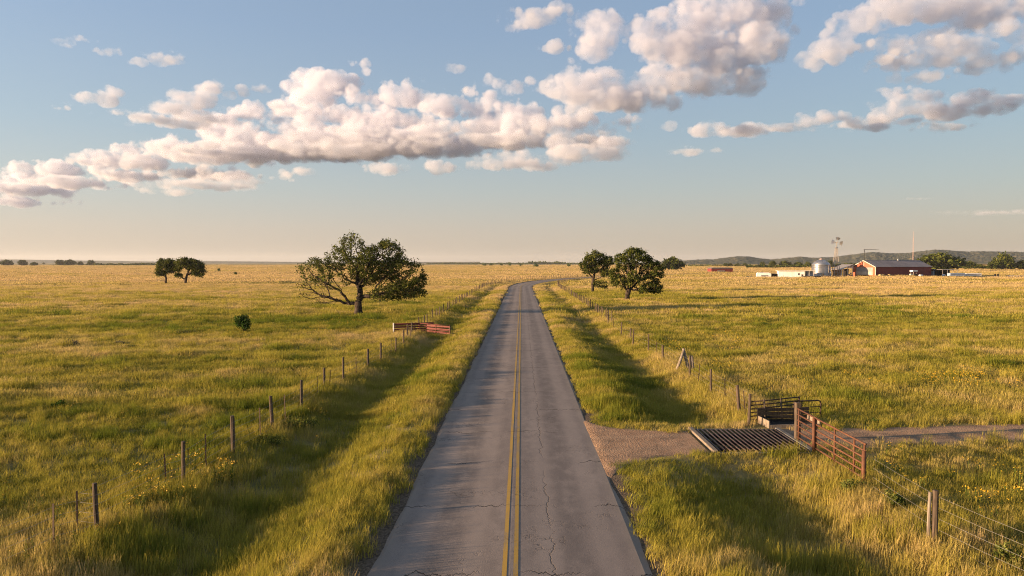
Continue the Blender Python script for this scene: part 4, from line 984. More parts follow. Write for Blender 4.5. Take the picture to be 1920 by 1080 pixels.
    m = MB(); m.tube([(L*.32, -.08, -.3), (L*.32, -.08, 1.36)], .062, 10); m.build('support_post', G['rust'], p, smooth=True)
    m = MB(); m.tube([(L*1.0, -.06, -.3), (L*1.0, -.06, 1.12)], .07, 10); m.build('end_post', G['rust'], p, smooth=True)
    # dark panel and trough on the far side of the track
    a = at(1405, 795, -.15); y2 = a[1]+.9; b = (across(1503, y2), y2)
    p = rail_panel('wing_panel', 'dark rusted rail panel with two slanting braces behind the cattle guard', a, b, gh(*a), 1.02, 6, .03, G['dark_pipe'], (0, .99), slope=(.0, .06))
    L = math.hypot(b[0]-a[0], b[1]-a[1])
    for t in (.27, .60):
        m = MB(); m.tube([(L*t, -.05, 1.1), (L*(t-.09), -.5, -.05)], .036, 8); m.build('brace', G['post'], p, smooth=True)
    m = MB(); m.box((0, 0, .45), (.09, .09, 1.3), bevel=.01); m.build('panel_post', G['post'], p)
    a2 = (across(1492, y2+.1), y2+.1); b2 = (across(1543, y2+.5), y2+.5); d = Vector((b2[0]-a2[0], b2[1]-a2[1], 0)); L = d.length
    r = thing('hoop_panel', 'dark round cornered pipe hoop right behind the timber gate post', 'gate', (a2[0], a2[1], gh(*a2)), math.atan2(d.y, d.x))
    m = MB(); m.tube([(0, 0, -.2), (0, 0, .78), (.05, 0, .87), (.14, 0, .9), (L-.14, 0, .87), (L-.05, 0, .84), (L, 0, .74), (L, 0, -.2)], .036, 8); m.build('hoop', G['dark_pipe'], r, smooth=True)
    m = MB(); m.tube([(L*.3, 0, -.1), (L*.3, 0, .88)], .025, 8); m.build('upright', G['dark_pipe'], r, smooth=True)
    for h in (.3, .58):
        m = MB(); m.tube([(0, 0, h), (L, 0, h)], .022, 6); m.build('rail', G['dark_pipe'], r, smooth=True)
    # wooden trough
    cx, cy = 12.55, 32.0; r = thing('feed_trough', 'low plank trough with a dark shaded inside behind the cattle guard', 'trough', (cx, cy, gh(cx, cy)+.02), .10)
    m = MB(); m.box((0, -.52, .06), (2.3, .07, .20), bevel=.008); m.build('front_plank', G['plank'], r)
    m = MB(); m.box((-1.18, .0, .17), (.06, 1.1, .34), ry=0, bevel=.008); m.build('end_plank', G['plank'], r)
    m = MB(); m.box((1.18, .0, .17), (.06, 1.1, .34), bevel=.008); m.build('end_plank', G['plank'], r)
    m = MB(); m.box((0, 0, .05), (2.28, .98, .05)); m.build('trough_floor', G['dark_board'], r)  # floor coloured near black for the shade inside the trough
    for i in range(4):
        m = MB(); m.box((0, .54, .10+i*.17), (2.5, .04, .15), bevel=.006); m.build('back_board', G['dark_board'], r)  # back boards carry the trough's shade in their colour
    # red gates on the left
    a = at(738, 627, -.25); b = at(814, 624, -.25)
    p = rail_panel('metal_gate', 'faded red metal gate with one white end post, left of the pair by the road', a, b, gh(*a), 1.12, 4, .030, G['red_gate'], (.5, .98))
    L = math.hypot(b[0]-a[0], b[1]-a[1])
    for i in range(4):
        m = MB(); m.box((L/2, .03, .24+i*.25), (L-.1, .025, .19)); m.build('slat', G['red_gate'], p)
    m = MB(); m.lathe([(.065, -.3), (.065, 1.16), (.045, 1.2)], 10); m.build('end_post', G['white_post'], p)
    a = at(785, 625, -.25); b = at(844, 630, -.35)
    p = rail_panel('metal_gate', 'faded red metal gate reaching down to the ditch, right of the pair by the road', a, b, gh(*a), 1.18, 5, .030, G['red_gate'], (0, .25, .55, .985), slope=(0, -.12))
    L = math.hypot(b[0]-a[0], b[1]-a[1])
    for i in range(3):
        m = MB(); m.box((L*.62, .03, .32+i*.3), (L*.74, .025, .2), ry=.033); m.build('slat', G['red_gate'], p)
    m = MB(); m.tube([(L, 0, -.7), (L, 0, 1.05)], .06, 8); m.build('end_post', G['dark_pipe'], p)

# ------------------------------------------------------------------ the farm
def build_farm():
    F = {}
    def corr(name, c, c2, per=3.2, axis=0):
        m = Mat(name); o = m.obj(); s = m.n('ShaderNodeSeparateXYZ'); m.K.new(o, s.inputs[0])
        w = m.math('SINE', m.math('MULTIPLY', s.outputs[axis], 2*PI*per)); n = m.noise(m.scale(o, (.35, .35, .08)), 1, 4, .6); k = m.noise(o, 1.1, 4, .7)
        m.bump(w, .6, .03); return m.base(m.mix(m.ramp(m.math('ADD', m.math('MULTIPLY', n, .6), m.math('MULTIPLY', k, .4)), .38, .62), c2, c), .6, 0, .3)
    F['red'] = corr('oxblood_sheet_metal', (.20, .034, .028), (.15, .028, .024)); F['front'] = worn('orange_red_boards', (.47, .115, .055), (.34, .085, .045), .7, 0, .5, .2, True)
    F['roof'] = corr('grey_sheet_roof', (.21, .175, .165), (.15, .125, .12), 2.2); F['trim'] = worn('cream_trim', (.66, .58, .48), (.5, .42, .34), .7, 0, 1.0)
    F['grey'] = worn('dull_grey_panel', (.30, .27, .235), (.22, .20, .175), .6, 0, .7); F['cream'] = worn('cream_door_panel', (.55, .45, .34), (.36, .28, .20), .7, 0, .5, .2, True)
    F['dark'] = worn('interior_shade_and_dark_paint', (.022, .018, .016), (.012, .01, .009), .95, 0, 1); F['white'] = worn('white_sheet_siding', (.80, .76, .70), (.66, .6, .53), .55, 0, .35, .15, True)  # the dark tone also paints in shade behind the farm's openings
    F['steel'] = corr('galvanised_corrugated_steel', (.50, .48, .47), (.33, .31, .30), 4.0, 2); F['steel'].node_tree.nodes['Principled BSDF'].inputs['Metallic'].default_value = .85; F['steel'].node_tree.nodes['Principled BSDF'].inputs['Roughness'].default_value = .38
    F['glass'] = worn('dark_window_glass', (.03, .032, .036), (.02, .02, .022), .12, 0, 1, 0); F['blue'] = worn('blue_grey_sheet', (.30, .35, .43), (.20, .24, .31), .55, 0, .6)
    F['ochre'] = worn('ochre_boards', (.42, .28, .13), (.26, .17, .09), .8, 0, .8); F['hay'] = worn('dry_hay', (.42, .31, .13), (.24, .17, .07), .95, 0, 3, .8)
    F['galv'] = worn('pale_galvanised_steel', (.42, .37, .32), (.28, .23, .19), .5, .5, 3); F['tyre'] = worn('black_tyre', (.03, .028, .027), (.018, .017, .016), .9, 0, 3); F['pink'] = worn('pale_pinkish_mast', (.48, .33, .28), (.36, .24, .2), .6, 0, .8)
    gy = at(1642, 520, -.3)[1]; S = gy/FOC
    def P(px, dy=0): return across(px, gy+dy), gy+dy
    def Z(py, y): return up_at(960, py, y)
    # --- red barn
    cx, cy = P(1642); z0 = gh(cx, cy)-.1; rot = math.atan2(.3, .954)
    barn = thing('barn', 'long dark red barn with a bright orange red gable end and grey roof', 'barn', (cx, cy, z0), rot)
    Lb, Wb, He, Hr = 36.5, 15.5, Z(500.3, gy)-z0, Z(488.5, gy+7)-z0
    m = MB(); m.box((Lb/2, .06, He/2), (Lb-.12, .12, He)); m.build('wall', F['red'], barn)
    m = MB(); m.box((Lb/2, Wb-.06, He/2), (Lb-.12, .12, He)); m.build('wall', F['red'], barn)
    M = Matrix.Translation((Lb-.13, 0, 0)) @ Matrix(((0, 0, 1, 0), (1, 0, 0, 0), (0, 1, 0, 0), (0, 0, 0, 1)))
    m = MB(); m.prism([(.13, 0), (Wb-.13, 0), (Wb-.13, He), (Wb/2, Hr-.1), (.13, He)], .12, M); m.build('end_wall', F['red'], barn)
    # gable end: piers and a boarded gable round a wide doorway
    d0, d1, dt = 1.9, Wb-2.4, He-.3
    M = Matrix.Translation((0, 0, 0)) @ Matrix(((0, 0, 1, 0), (1, 0, 0, 0), (0, 1, 0, 0), (0, 0, 0, 1)))
    m = MB(); m.prism([(.0, 0), (d0, 0), (d0, dt), (0, dt)], .14, M); m.build('gable_pier', F['front'], barn)
    m = MB(); m.prism([(d1, 0), (Wb, 0), (Wb, dt), (d1, dt)], .14, M); m.build('gable_pier', F['front'], barn)
    m = MB(); m.prism([(0, dt+.003), (Wb, dt+.003), (Wb, He), (Wb/2, Hr-.05), (0, He)], .14, M); m.build('gable', F['front'], barn)
    m = MB(); m.box((.12, (d0+d1)/2, dt-1.1), (.06, d1-d0-.02, 2.15)); m.build('upper_panel', F['grey'], barn)
    m = MB(); m.box((-.03, (d0+d1)/2, dt-3.05), (.08, d1-d0-.02, 1.72)); m.build('sliding_door', F['cream'], barn)
    m = MB(); m.box((.10, d0+1.15, (dt-3.95)/2), (.1, 2.3, dt-3.95)); m.build('low_board', F['front'], barn)
    m = MB(); m.box((.10, d1-.6, (dt-3.95)/2), (.1, 1.2, dt-3.95)); m.build('low_board', F['ochre'], barn)
    m = MB(); m.box((Lb*.5, Wb/2, He*.5), (.1, Wb-.6, He)); m.build('shade_partition', F['dark'], barn)  # near-black panel paints in the shade seen through the doorway
    for yy in (-.03, Wb/2, Wb+.03):
        m = MB(); h = Hr-.5 if yy == Wb/2 else He; m.box((-.05, yy, h/2 if yy != Wb/2 else (dt+h)/2+.1), (.1, .22, h if yy != Wb/2 else h-dt-.2)); m.build('corner_trim', F['trim'], barn)
    sl = math.atan2(Hr-He, Wb/2); hw = math.hypot(Hr-He, Wb/2)
    for s in (0, 1):
        m = MB(); yy = Wb/4-.15 if s == 0 else Wb*3/4+.15
        m.box((Lb/2, yy, (He+Hr)/2+.02), (Lb+.9, hw+.55, .12), rx=sl if s == 0 else -sl); m.build('roof', F['roof'], barn)
        m = MB(); m.box((-.49, yy, (He+Hr)/2-.06), (.07, hw+.5, .3), rx=sl if s == 0 else -sl); m.build('barge_board', F['trim'], barn)
    m = MB(); m.tube([(-.4, Wb/2, Hr+.12), (Lb+.4, Wb/2, Hr+.12)], .14, 8); m.build('ridge_cap', F['roof'], barn)
    m = MB(); m.lathe([(.25, 0), (.25, .5), (.42, .62), (.36, .9), (.05, 1.05)], 12, (Lb*.6, Wb/2-.4, Hr-.1)); m.build('roof_vent', F['white'], barn)
    # --- open lean-to shed joined on the left
    lx, ly = P(1597, 12); shed = thing('open_shed', 'open sided lean-to shed with a slanting pale roof between windmill and barn', 'shed', (lx, ly, gh(lx, ly)-.05), rot)
    m = MB(); m.box((-3.6, 3.2, 5.1), (8.2, 8.2, .16), ry=-.34); m.build('roof', F['galv'], shed)
    m = MB(); m.box((-3.2, 6.6, 1.9), (6.6, .12, 3.8)); m.build('back_wall', F['ochre'], shed)
    m = MB(); m.box((-1.3, -.55, 4.9), (3.6, .12, 1.0)); m.build('header', F['trim'], shed)
    m = MB(); m.box((-1.4, .0, .55), (3.8, .15, 1.1)); m.build('low_wall', F['front'], shed)
    m = MB(); m.box((-1.3, 2.6, 2.3), (3.4, .12, 3.6)); m.build('shade_wall', F['dark'], shed)  # near-black panel set in for the shade of the open bay
    m = MB(); m.box((-4.6, -.1, 1.5), (1.9, .14, 3.0)); m.build('side_wall', F['ochre'], shed)
    for x in (.1, -3.4, -5.6, -7.1):
        h = 4.95+.354*(x+3.6); m = MB(); m.box((x, -.62, h/2-.1), (.24, .24, h+.0)); m.build('pillar', F['trim'], shed)
    m = MB(); m.box((-1.2, -.1, 1.45), (2.2, .7, .35), ry=-.5, bevel=.06); m.build('feed_chute', F['cream'], shed)
    # --- silo
    sx, sy = P(1539.5, 4); h = Z(489.5, sy)-gh(sx, sy); r = 16.5*sy/FOC
    silo = thing('grain_silo', 'round galvanised steel grain silo with a conical ribbed roof', 'silo', (sx, sy, gh(sx, sy)-.1))
    hb = Z(498.5, sy)-gh(sx, sy); ht = Z(486, sy)-gh(sx, sy)
    prof = [(r, 0)]; nb = 9
    for i in range(nb): z = hb*(i+1)/nb; prof += [(r, z-.12), (r*1.012, z-.06), (r, z)]
    m = MB(); m.lathe(prof, 40); m.build('bin_wall', F['steel'], silo, smooth=False)
    m = MB(); m.lathe([(r*1.02, hb), (r*.93, hb+(ht-hb)*.33), (r*.72, hb+(ht-hb)*.62), (r*.42, hb+(ht-hb)*.86), (r*.13, ht), (r*.12, ht+.25)], 40); m.build('cone_roof', F['steel'], silo, smooth=True)
    for k in range(20):
        a = 2*PI*k/20; m = MB(); m.tube([(r*1.0*math.cos(a), r*1.0*math.sin(a), hb+.08), (r*.73*math.cos(a), r*.73*math.sin(a), hb+(ht-hb)*.64), (r*.14*math.cos(a), r*.14*math.sin(a), ht+.03)], .05, 4); m.build('roof_rib', F['galv'], silo)
    m = MB(); m.lathe([(r*.17, ht), (r*.19, ht+.3), (.1, ht+.55)], 12); m.build('cap', F['pink'], silo)
    m = MB()
    a = R(-62); q = Vector((math.cos(a), math.sin(a), 0)); e = Vector((-q.y, q.x, 0))
    for s in (-1, 1): m.tube([q*(r+.15)+e*.25*s, q*(r+.15)+e*.25*s+Vector((0, 0, hb+.3))], .04, 5)
    for k in range(int(hb/.4)): m.tube([q*(r+.15)-e*.25+Vector((0, 0, .3+k*.4)), q*(r+.15)+e*.25+Vector((0, 0, .3+k*.4))], .03, 4)
    m.build('ladder', F['galv'], silo)
    m = MB(); a = R(-105); m.box((math.cos(a)*r, math.sin(a)*r, 1.4), (.25, 1.5, 2.4), rz=a, bevel=.05); m.build('hatch', F['galv'], silo)
    m = MB(); a = R(-50); m.tube([(math.cos(a)*r*1.1, math.sin(a)*r*1.1, 0), (math.cos(a)*r*1.12, math.sin(a)*r*1.12, hb*.45), (math.cos(a)*r*.98, math.sin(a)*r*.98, hb*.68)], .28, 8); m.build('filler_pipe', F['blue'], silo)
    # --- windmill
    wx, wy = P(1567.5, 6); wz = gh(wx, wy); ht = Z(463, wy)-wz; hub = Z(454.5, wy)-wz
    mill = thing('windmill', 'tall steel lattice farm windmill with a broken wheel', 'windmill', (wx, wy, wz))
    b0, b1 = 1.65, .28
    legs = [(-1, -1), (1, -1), (1, 1), (-1, 1)]
    for sx_, sy_ in legs:
        m = MB(); m.tube([(sx_*b0, sy_*b0, -.2), (sx_*b1, sy_*b1, ht)], .14, 6); m.build('leg', F['galv'], mill)
    nlev = 7
    for i in range(1, nlev):
        t = i/nlev; w = b0+(b1-b0)*t; t2 = (i-1)/nlev; w2 = b0+(b1-b0)*t2; m = MB()
        for k in range(4):
            p, q = legs[k], legs[(k+1) % 4]; m.tube([(p[0]*w, p[1]*w, ht*t), (q[0]*w, q[1]*w, ht*t)], .05, 4); m.tube([(p[0]*w2, p[1]*w2, ht*t2), (q[0]*w, q[1]*w, ht*t)], .035, 4)
        m.build('bracing', F['galv'], mill)
    m = MB(); m.lathe([(.45, ht-.5), (.95, ht-.42), (.95, ht-.3), (.2, ht)], 10); m.build('platform', F['steel'], mill)
    m = MB(); m.tube([(0, 0, ht-.3), (0, 0, hub+.3)], .16, 8); m.build('mast_pipe', F['galv'], mill)
    m = MB(); m.box((0, .1, hub), (.5, 1.2, .5), bevel=.1); m.build('gearbox', F['galv'], mill)
    wheel = MB().lathe([(.28, -.15), (.28, .15)], 12, (0, 0, 0)).build('wheel_hub', F['galv'], mill); wheel.location = (0, -.7, hub); wheel.rotation_euler = (R(90), 0, R(-22)); wheel.scale = (1.25, 1.25, 1.25)
    for (a0, n) in ((78, 4), (-14, 4), (170, 4)):                      # what is left of the wheel: three fans of blades
        for k in range(n):
            a = R(a0+(k-(n-1)/2)*13.5); m = MB(); c, s = math.cos(a), math.sin(a)
            def pt(r_, w, d): return (r_*c-w*s, r_*s+w*c, d)
            m.add([pt(1.05, -.10, -.04), pt(1.05, .10, .06), pt(2.15, .25, .12), pt(2.15, -.22, -.10), pt(1.05, -.10, -.01), pt(1.05, .10, .09), pt(2.15, .25, .15), pt(2.15, -.22, -.07)], [(0, 1, 2, 3), (7, 6, 5, 4), (0, 3, 7, 4), (1, 0, 4, 5), (2, 1, 5, 6), (3, 2, 6, 7)])
            m.build('blade', F['steel'], wheel)
        for rr in (1.15, 2.0):
            m = MB(); m.tube([(rr*math.cos(R(a0+q)), rr*math.sin(R(a0+q)), .02) for q in (-27, -13, 0, 13, 27)], .035, 4); m.build('rim', F['galv'], wheel)
        m = MB(); m.tube([(.25*math.cos(R(a0)), .25*math.sin(R(a0)), 0), (2.1*math.cos(R(a0)), 2.1*math.sin(R(a0)), 0)], .05, 5); m.build('spoke', F['galv'], wheel)
    m = MB(); m.tube([(0, .6, hub), (0, 2.3, hub+.1)], .06, 5); m.build('tail_boom', F['galv'], mill)
    M = Matrix.Translation((-.03, 0, 0)) @ Matrix(((0, 0, 1, 0), (1, 0, 0, 0), (0, 1, 0, 0), (0, 0, 0, 1)))
    m = MB(); m.prism([(1.9, hub-.35), (3.4, hub-.7), (3.4, hub+.8), (1.9, hub+.45)], .06, M); m.build('tail_vane', F['steel'], mill)
    # --- white trailer house
    x0, y0 = P(1460, -4); x1, _ = P(1506, -4); z = gh(x0, y0)-.05; hh = Z(508, y0)-z; L = x1-x0
    house = thing('trailer_house', 'long white trailer house with a flat roof and a shaded porch', 'trailer house', (x0, y0, z), -.18)
    m = MB(); m.box((L/2, 2.2, hh/2+.15), (L, 4.4, hh-.3)); m.build('wall', F['white'], house)
    m = MB(); m.box((L/2+2.2, 2.0, hh+.12), (L+5.6, 5.4, .22)); m.build('roof', F['trim'], house)
    m = MB(); m.box((L+2.2, 3.2, hh/2), (4.4, 2.4, hh-.05)); m.build('porch_wall', F['blue'], house)
    for k, x in enumerate((.9, 2.4)):
        m = MB(); m.box((L+x, 1.97, 1.25), (.8, .08, 2.1)); m.build('door', F['white'] if k else F['glass'], house)
    for x in (.1, 2.1, 4.3):
        m = MB(); m.box((L+x, -.45, hh/2), (.14, .14, hh)); m.build('porch_post', F['trim'], house)
    m = MB(); m.box((L*.78, -.04, hh*.55), (.7, .08, .9)); m.build('window', F['glass'], house)
    # --- white camper to its left
    x0, y0 = P(1419.5, -2); x1, _ = P(1445, -2); z = gh(x0, y0); L = x1-x0; hh = Z(511, y0)-z
    cam = thing('camper_trailer', 'low white camper trailer parked left of the trailer house', 'camper', (x0, y0, z), -.15)
    m = MB(); m.prism([(0, .55), (L, .55), (L, hh*.78), (L-1.0, hh), (.5, hh), (0, hh*.8)], 2.4, Matrix.Translation((0, 2.4, 0)) @ Matrix.Rotation(R(90), 4, 'X')); m.build('body', F['white'], cam)
    m = MB(); m.box((L*.55, -.03, 1.0), (L*.5, .06, .42)); m.build('window', F['glass'], cam)
    m = MB(); m.box((L*.35, 1.2, hh+.16), (1.6, 1.2, .32), bevel=.08); m.build('roof_unit', F['dark'], cam)
    for x in (L*.42, L*.58):
        m = MB(); m.tube([(x, .02, .32), (x, .26, .32)], .32, 12); m.build('wheel', F['tyre'], cam)
    m = MB(); m.box((L+.9, 1.2, .5), (1.8, .12, .12)); m.build('hitch', F['galv'], cam)
    x0, y0 = P(1449, -1); sh = thing('pump_shed', 'small dark shed between camper and trailer house', 'shed', (x0, y0, gh(x0, y0)), -.1)
    m = MB(); m.box((1.3, 1.2, 1.0), (2.6, 2.4, 2.0)); m.build('wall', F['dark'], sh); m = MB(); m.box((.6, 1.2, 2.1), (4.6, 2.9, .14), ry=.04); m.build('roof', F['galv'], sh)
    # --- flatbed trailers and clutter in front of the silo
    def flatbed(px0, px1, dy, lab, mat, h=.9):
        x0, y0 = P(px0, dy); x1, _ = P(px1, dy); L = x1-x0; t = thing('flatbed_trailer', lab, 'trailer', (x0, y0, gh(x0, y0)), -.04)
        m = MB(); m.box((L/2, 1.2, h), (L, 2.4, .22)); m.build('bed', mat, t); m = MB(); m.box((L/2, .35, h-.25), (L*.9, .14, .28)); m.build('chassis', F['dark'], t)
        for x in (L*.62, L*.7, L*.78):
            m = MB(); m.tube([(x, .0, .4), (x, .3, .4)], .4, 12); m.build('wheel', F['tyre'], t)
        m = MB(); m.box((.12, 1.2, h+.55), (.14, 2.4, .9)); m.build('headboard', F['dark'], t); m = MB(); m.box((L*.12, .5, h/2-.1), (.16, .16, h)); m.build('landing_leg', F['galv'], t)
        return t
    flatbed(1506, 1541, -17, 'dark flatbed trailer parked in front of the silo, longer of two', F['dark']); flatbed(1545, 1573, -14, 'dark flatbed trailer parked at the foot of the windmill, shorter of two', F['tyre'])
    # round bales, tractor, tank by the barn
    for i, (px, dy, rz, lab) in enumerate(((1651, -8, .2, 'round hay bale by the barn wall, first from the gable'), (1656, -7, 1.3, 'round hay bale by the barn wall, between two others'), (1668, -9, .4, 'round hay bale by the barn wall, farthest from the gable'))):
        x, y = P(px, dy); m = MB(); m.tube([(-.7, 0, .72), (-.62, 0, .72), (.62, 0, .72), (.7, 0, .72)], [.66, .75, .75, .66], 16); o = m.build('hay_bale', F['hay'], None, True, (x, y, gh(x, y)-.03)); o.rotation_euler = (0, 0, rz); tag(o, lab, 'hay bale', 'round bales along the barn')
    x, y = P(1661, -10); t = thing('spreader', 'dark low farm implement standing among the hay bales', 'implement', (x, y, gh(x, y)), .3)
    m = MB(); m.box((0, 0, .8), (2.4, 1.3, .6), bevel=.1); m.build('hopper', F['dark'], t)
    for s in (-1, 1): m = MB(); m.tube([(.2, s*.75-.1, .42), (.2, s*.75+.1, .42)], .42, 12); m.build('wheel', F['tyre'], t)
    m = MB(); m.tube([(-1.1, 0, .55), (-2.4, 0, .45)], .07, 6); m.build('drawbar', F['galv'], t)
    x, y = P(1712, -12); t = thing('tractor', 'small old pale tractor with a white canopy against the dark barn wall', 'tractor', (x, y, gh(x, y)), .25)
    m = MB(); m.box((-.9, 0, 1.25), (1.8, .8, .8), bevel=.12); m.build('bonnet', F['trim'], t); m = MB(); m.box((.5, 0, .95), (1.6, .9, .5), bevel=.08); m.build('chassis', F['galv'], t)
    m = MB(); m.box((.45, 0, 3.05), (3.0, 2.0, .75), bevel=.12); m.build('canopy', F['white'], t)
    for sx_ in (-.5, 1.3):
        for sy_ in (-.75, .75): m = MB(); m.tube([(sx_, sy_, 1.1), (sx_, sy_, 2.8)], .07, 6); m.build('canopy_post', F['galv'], t)
    m = MB(); m.box((.75, 0, 1.5), (.6, .7, .6), bevel=.08); m.build('seat', F['dark'], t)
    for sx_, rr in ((-1.2, .42), (.9, .8)):
        for sy_ in (-.8, .8): m = MB(); m.tube([(sx_, sy_-.2, rr), (sx_, sy_-.14, rr), (sx_, sy_+.14, rr), (sx_, sy_+.2, rr)], [rr*.8, rr, rr, rr*.8], 16); m.build('wheel', F['tyre'], t)
    x, y = P(1727, -9); m = MB(); m.tube([(-1.0, 0, .8), (-.9, 0, .8), (.9, 0, .8), (1.0, 0, .8)], [.25, .5, .5, .25], 14); tk = thing('gas_tank', 'small white round ended tank beside the tractor', 'tank', (x, y, gh(x, y)), .2)
    m.build('vessel', F['white'], tk, True)
    for s in (-.6, .6): m = MB(); m.box((s, 0, .2), (.14, .7, .45)); m.build('foot', F['galv'], tk)
    # --- right of the barn: blue shed, carport, trailers
    x0, y0 = P(1750, 14); bs = thing('lean_shed', 'small blue grey lean-to shed against the right end of the barn', 'shed', (x0, y0, gh(x0, y0)), .2)
    m = MB(); m.box((1.6, 2.5, 1.5), (3.2, 5, 3.0)); m.build('wall', F['blue'], bs); m = MB(); m.box((1.7, 2.4, 3.55), (3.8, 5.6, .14), ry=.28); m.build('roof', F['blue'], bs); m = MB(); m.box((.2, -.04, 1.6), (.5, .08, 3.2)); m.build('corner_board', F['white'], bs)
    x0, y0 = P(1766, 6); x1, _ = P(1797, 6); L = x1-x0; cp = thing('carport', 'open pole carport with a thin flat pale roof right of the barn', 'carport', (x0, y0, gh(x0, y0)), .03); hh = Z(505.5, y0)-gh(x0, y0)
    m = MB(); m.box((L/2, 3, hh), (L, 7, .16), ry=-.01); m.build('roof', F['galv'], cp)
    for x in (.3, L/3, L*2/3, L-.3):
        m = MB(); m.box((x, -.2, hh/2), (.16, .16, hh)); m.build('post', F['galv'], cp)
    m = MB(); m.box((L/2, 6.2, hh/2-.1), (L-.5, .12, hh-.2)); m.build('back_wall', F['dark'], cp)  # shade under the carport roof is put into this wall's colour
    def boxtrailer(px0, px1, py, dy, mat, lab, split=None):
        x0, y0 = P(px0, dy); x1, _ = P(px1, dy); L = x1-x0; z = gh(x0, y0); hh = Z(py, y0)-z; t = thing('livestock_trailer', lab, 'trailer', (x0, y0, z), .05)
        m = MB(); m.box((L/2, 1.2, .55+(hh-.55)/2), (L, 2.4, hh-.55), bevel=.1); m.build('body', mat, t); m = MB(); m.box((L/2, .0, hh*.72), (L*.9, .06, .22)); m.build('vent_slot', F['glass'], t)
        m = MB(); m.box((L/2, 1.2, .47), (L*.98, 2.1, .14)); m.build('chassis', F['dark'], t)
        for x in (L*.5, L*.62): m = MB(); m.tube([(x, .0, .38), (x, .28, .38)], .38, 12); m.build('wheel', F['tyre'], t)
        m = MB(); m.box((-.9, 1.2, .5), (1.8, .12, .12)); m.build('hitch', F['galv'], t)
    boxtrailer(1782, 1811, 512, -6, F['blue'], 'blue grey stock trailer in front of the carport'); boxtrailer(1813, 1842, 512.5, -4, F['white'], 'long white stock trailer right of the blue grey one')
    x, y = P(1770, -8); o = thing('water_tank', 'small round blue water tank in front of the carport', 'tank', (x, y, gh(x, y))); m = MB(); m.lathe([(.8, 0), (.85, .1), (.85, 1.2), (.6, 1.5), (.2, 1.6)], 18); m.build('vessel', F['blue'], o); m = MB(); m.lathe([(.25, 1.55), (.25, 1.7)], 10); m.build('lid', F['dark'], o)
    for i, (px, lab) in enumerate(((1866, 'dark upright fuel drum on a stand, left of two right of the trailers'), (1871.5, 'dark upright fuel drum on a stand, right of two right of the trailers'))):
        x, y = P(px, -4); o = thing('drum', lab, 'drum', (x, y, gh(x, y)), 0, 'fuel drums'); m = MB(); m.lathe([(.38, .5), (.40, .55), (.38, .9), (.40, 1.2), (.38, 1.65), (.3, 1.7)], 14); m.build('barrel', F['dark'], o); m = MB(); m.box((0, 0, .22), (.8, .8, .56)); m.build('stand', F['galv'], o)
    x0, y0 = P(1888, -3); x1, _ = P(1990, -3); w = thing('pen_wall', 'long low pale board wall of a cattle pen at the right edge', 'wall', (x0, y0, gh(x0, y0)), .03); m = MB(); m.box(((x1-x0)/2, 0, .55), (x1-x0, .1, .7)); m.build('boards', F['cream'], w)
    for k in range(9): m = MB(); m.box((k*(x1-x0)/8, -.1, .5), (.14, .12, 1.1)); m.build('post', F['galv'], w)
    # --- masts
    x, y = P(1711.5, 24); h = Z(434, y)-gh(x, y); t = thing('radio_mast', 'very tall thin pale radio mast behind the barn', 'mast', (x, y, gh(x, y)))
    m = MB()
    for k in range(3): a = 2*PI*k/3; m.tube([(.2*math.cos(a), .2*math.sin(a), 0), (.2*math.cos(a), .2*math.sin(a), h*.88)], .035, 5)
    for k in range(int(h/.9)):
        for j in range(3): a, b = 2*PI*j/3, 2*PI*(j+1)/3; m.tube([(.2*math.cos(a), .2*math.sin(a), k*.9*.88), (.2*math.cos(b), .2*math.sin(b), (k+1)*.9*.88)], .025, 3)
    m.build('lattice', F['pink'], t); m = MB(); m.tube([(0, 0, h*.86), (0, 0, h)], .06, 5); m.build('antenna', F['pink'], t)
    x, y = P(1620, 22); h = Z(467.5, y)-gh(x, y); t = thing('light_pole', 'thin dark pole with one long level arm above the barn ridge', 'pole', (x, y, gh(x, y)))
    m = MB(); m.tube([(0, 0, 0), (0, 0, h)], .14, 7); m.build('shaft', F['tyre'], t); arm = 28*y/FOC; m = MB(); m.tube([(-.3, 0, h-.1), (arm*.75, 0, h-.15), (arm, 0, h-.25)], [.12, .10, .05], 6); m.build('arm', F['tyre'], t); m = MB(); m.box((0, 0, h-1.0), (.3, .3, .8), bevel=.05); m.build('bracket', F['tyre'], t)
    # --- small far barn
    x0, y0 = at(1334, 511.3, -.3); x1 = across(1376, y0); z = gh(x0, y0)-.2; L = x1-x0; hh = up_at(1350, 503.5, y0)-z; fb = thing('barn', 'small low dark red barn far off in the field left of the farm', 'barn', (x0, y0, z), .1)
    m = MB(); m.box((L/2, 4, hh/2), (L, 8, hh)); m.build('wall', F['red'], fb); m = MB(); m.prism([(-.4, 0), (L+.4, 0), (L-1.2, .75), (1.2, .75)], 8.6, Matrix.Translation((0, 8.3, hh)) @ Matrix.Rotation(R(90), 4, 'X')); m.build('roof', F['roof'], fb)
    m = MB(); m.box((L*.44, -.05, hh*.45), (L*.36, .1, hh*.26)); m.build('door', F['grey'], fb)
    m = MB(); m.box((-1.6, 3, .5), (3.2, 3, 1.0), bevel=.15); m.build('feed_bin', F['cream'], fb)
    # --- pipe fence along the farm's front
    L = []
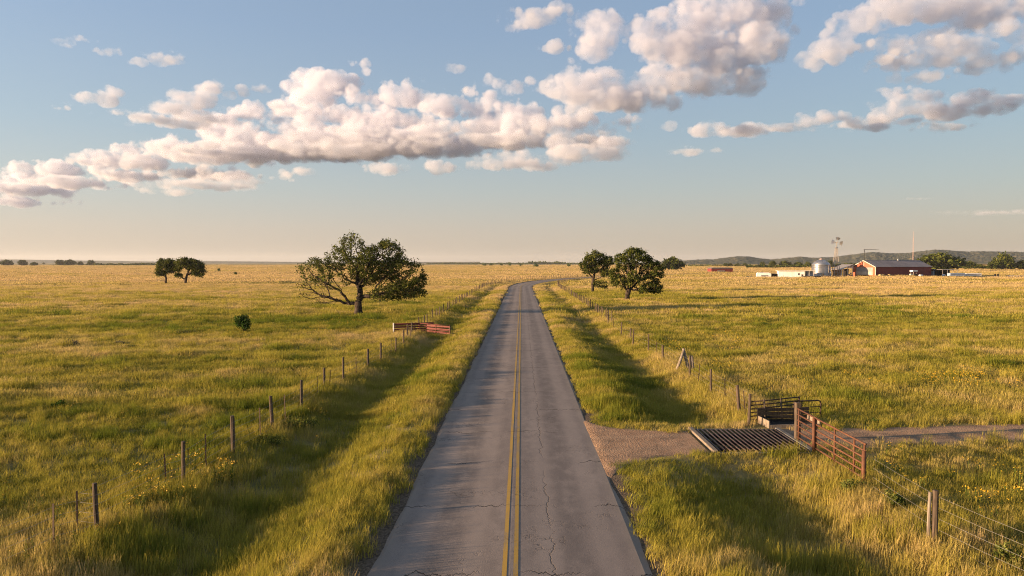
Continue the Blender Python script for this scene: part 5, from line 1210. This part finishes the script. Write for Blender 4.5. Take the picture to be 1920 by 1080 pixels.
    rng = np.random.default_rng(6); px = 1392.
    while px < 1960:
        x, y = P(px, -16+5*math.sin(px*.01)); L.append((x, y, 'w')); px += 9+rng.uniform(-2, 3)
    fence('wire_fence', 'thin pale post fence along the front of the farmyard', L, 0, 3, height=1.15, seed=8)
    # bare yard soil under the farm
    m = Mat('trodden_yard_soil'); p = m.pos(); a = m.noise(p, .35, 5, .65); mat = m.base(m.mix(m.ramp(a, .35, .65), (.17, .13, .08), (.33, .26, .16)), .95, 0, .1)
    xs = np.arange(P(1380)[0], P(1990)[0], 2.0); ys = np.arange(gy-20, gy+40, 2.0); X, Y, f = grid(xs, ys); rag = noise2(X/9, Y/6, 2, 3)
    ex = np.minimum(np.minimum(X-xs[0], xs[-1]-X)*.3, np.minimum(Y-ys[0], ys[-1]-Y))
    z = ground_h(X, Y)+np.where(ex+rag*7 > 3, .05, -.4)
    tag(raw_mesh('farmyard', np.stack([X, Y, z], 1), f, mat, smooth=True), 'bare trodden soil of the farmyard', None, None, 'structure')
    # far lattice mast on the left plain
    y = 1500; x = across(428, y); t = thing('radio_mast', 'tiny faint lattice mast on the left horizon', 'mast', (x, y, gh(x, y))); m = MB(); m.tube([(0, 0, 0), (0, 0, 14)], [.5, .2], 4); m.build('shaft', F['galv'], t)

# ------------------------------------------------------------------ the evening air
def build_haze():
    m = bpy.data.materials.new('warm_haze'); m.use_nodes = True; t = m.node_tree; t.nodes.clear()
    o = t.nodes.new('ShaderNodeOutputMaterial'); v = t.nodes.new('ShaderNodeVolumePrincipled'); t.links.new(v.outputs[0], o.inputs['Volume'])
    v.inputs['Color'].default_value = (.93, .93, .95, 1); v.inputs['Density'].default_value = .00004; v.inputs['Anisotropy'].default_value = .2
    b = MB(); b.box((0, 4300, 42), (18600, 9900, 96)); h = b.build('haze', m); tag(h, 'thin warm evening haze lying over the plain', None, None, 'stuff')
setup_camera(); setup_light()
build_ground(); build_road(); build_drive(); build_grass()
build_trees(); build_woods()
build_fences(); build_farm()
build_clouds(); build_haze()
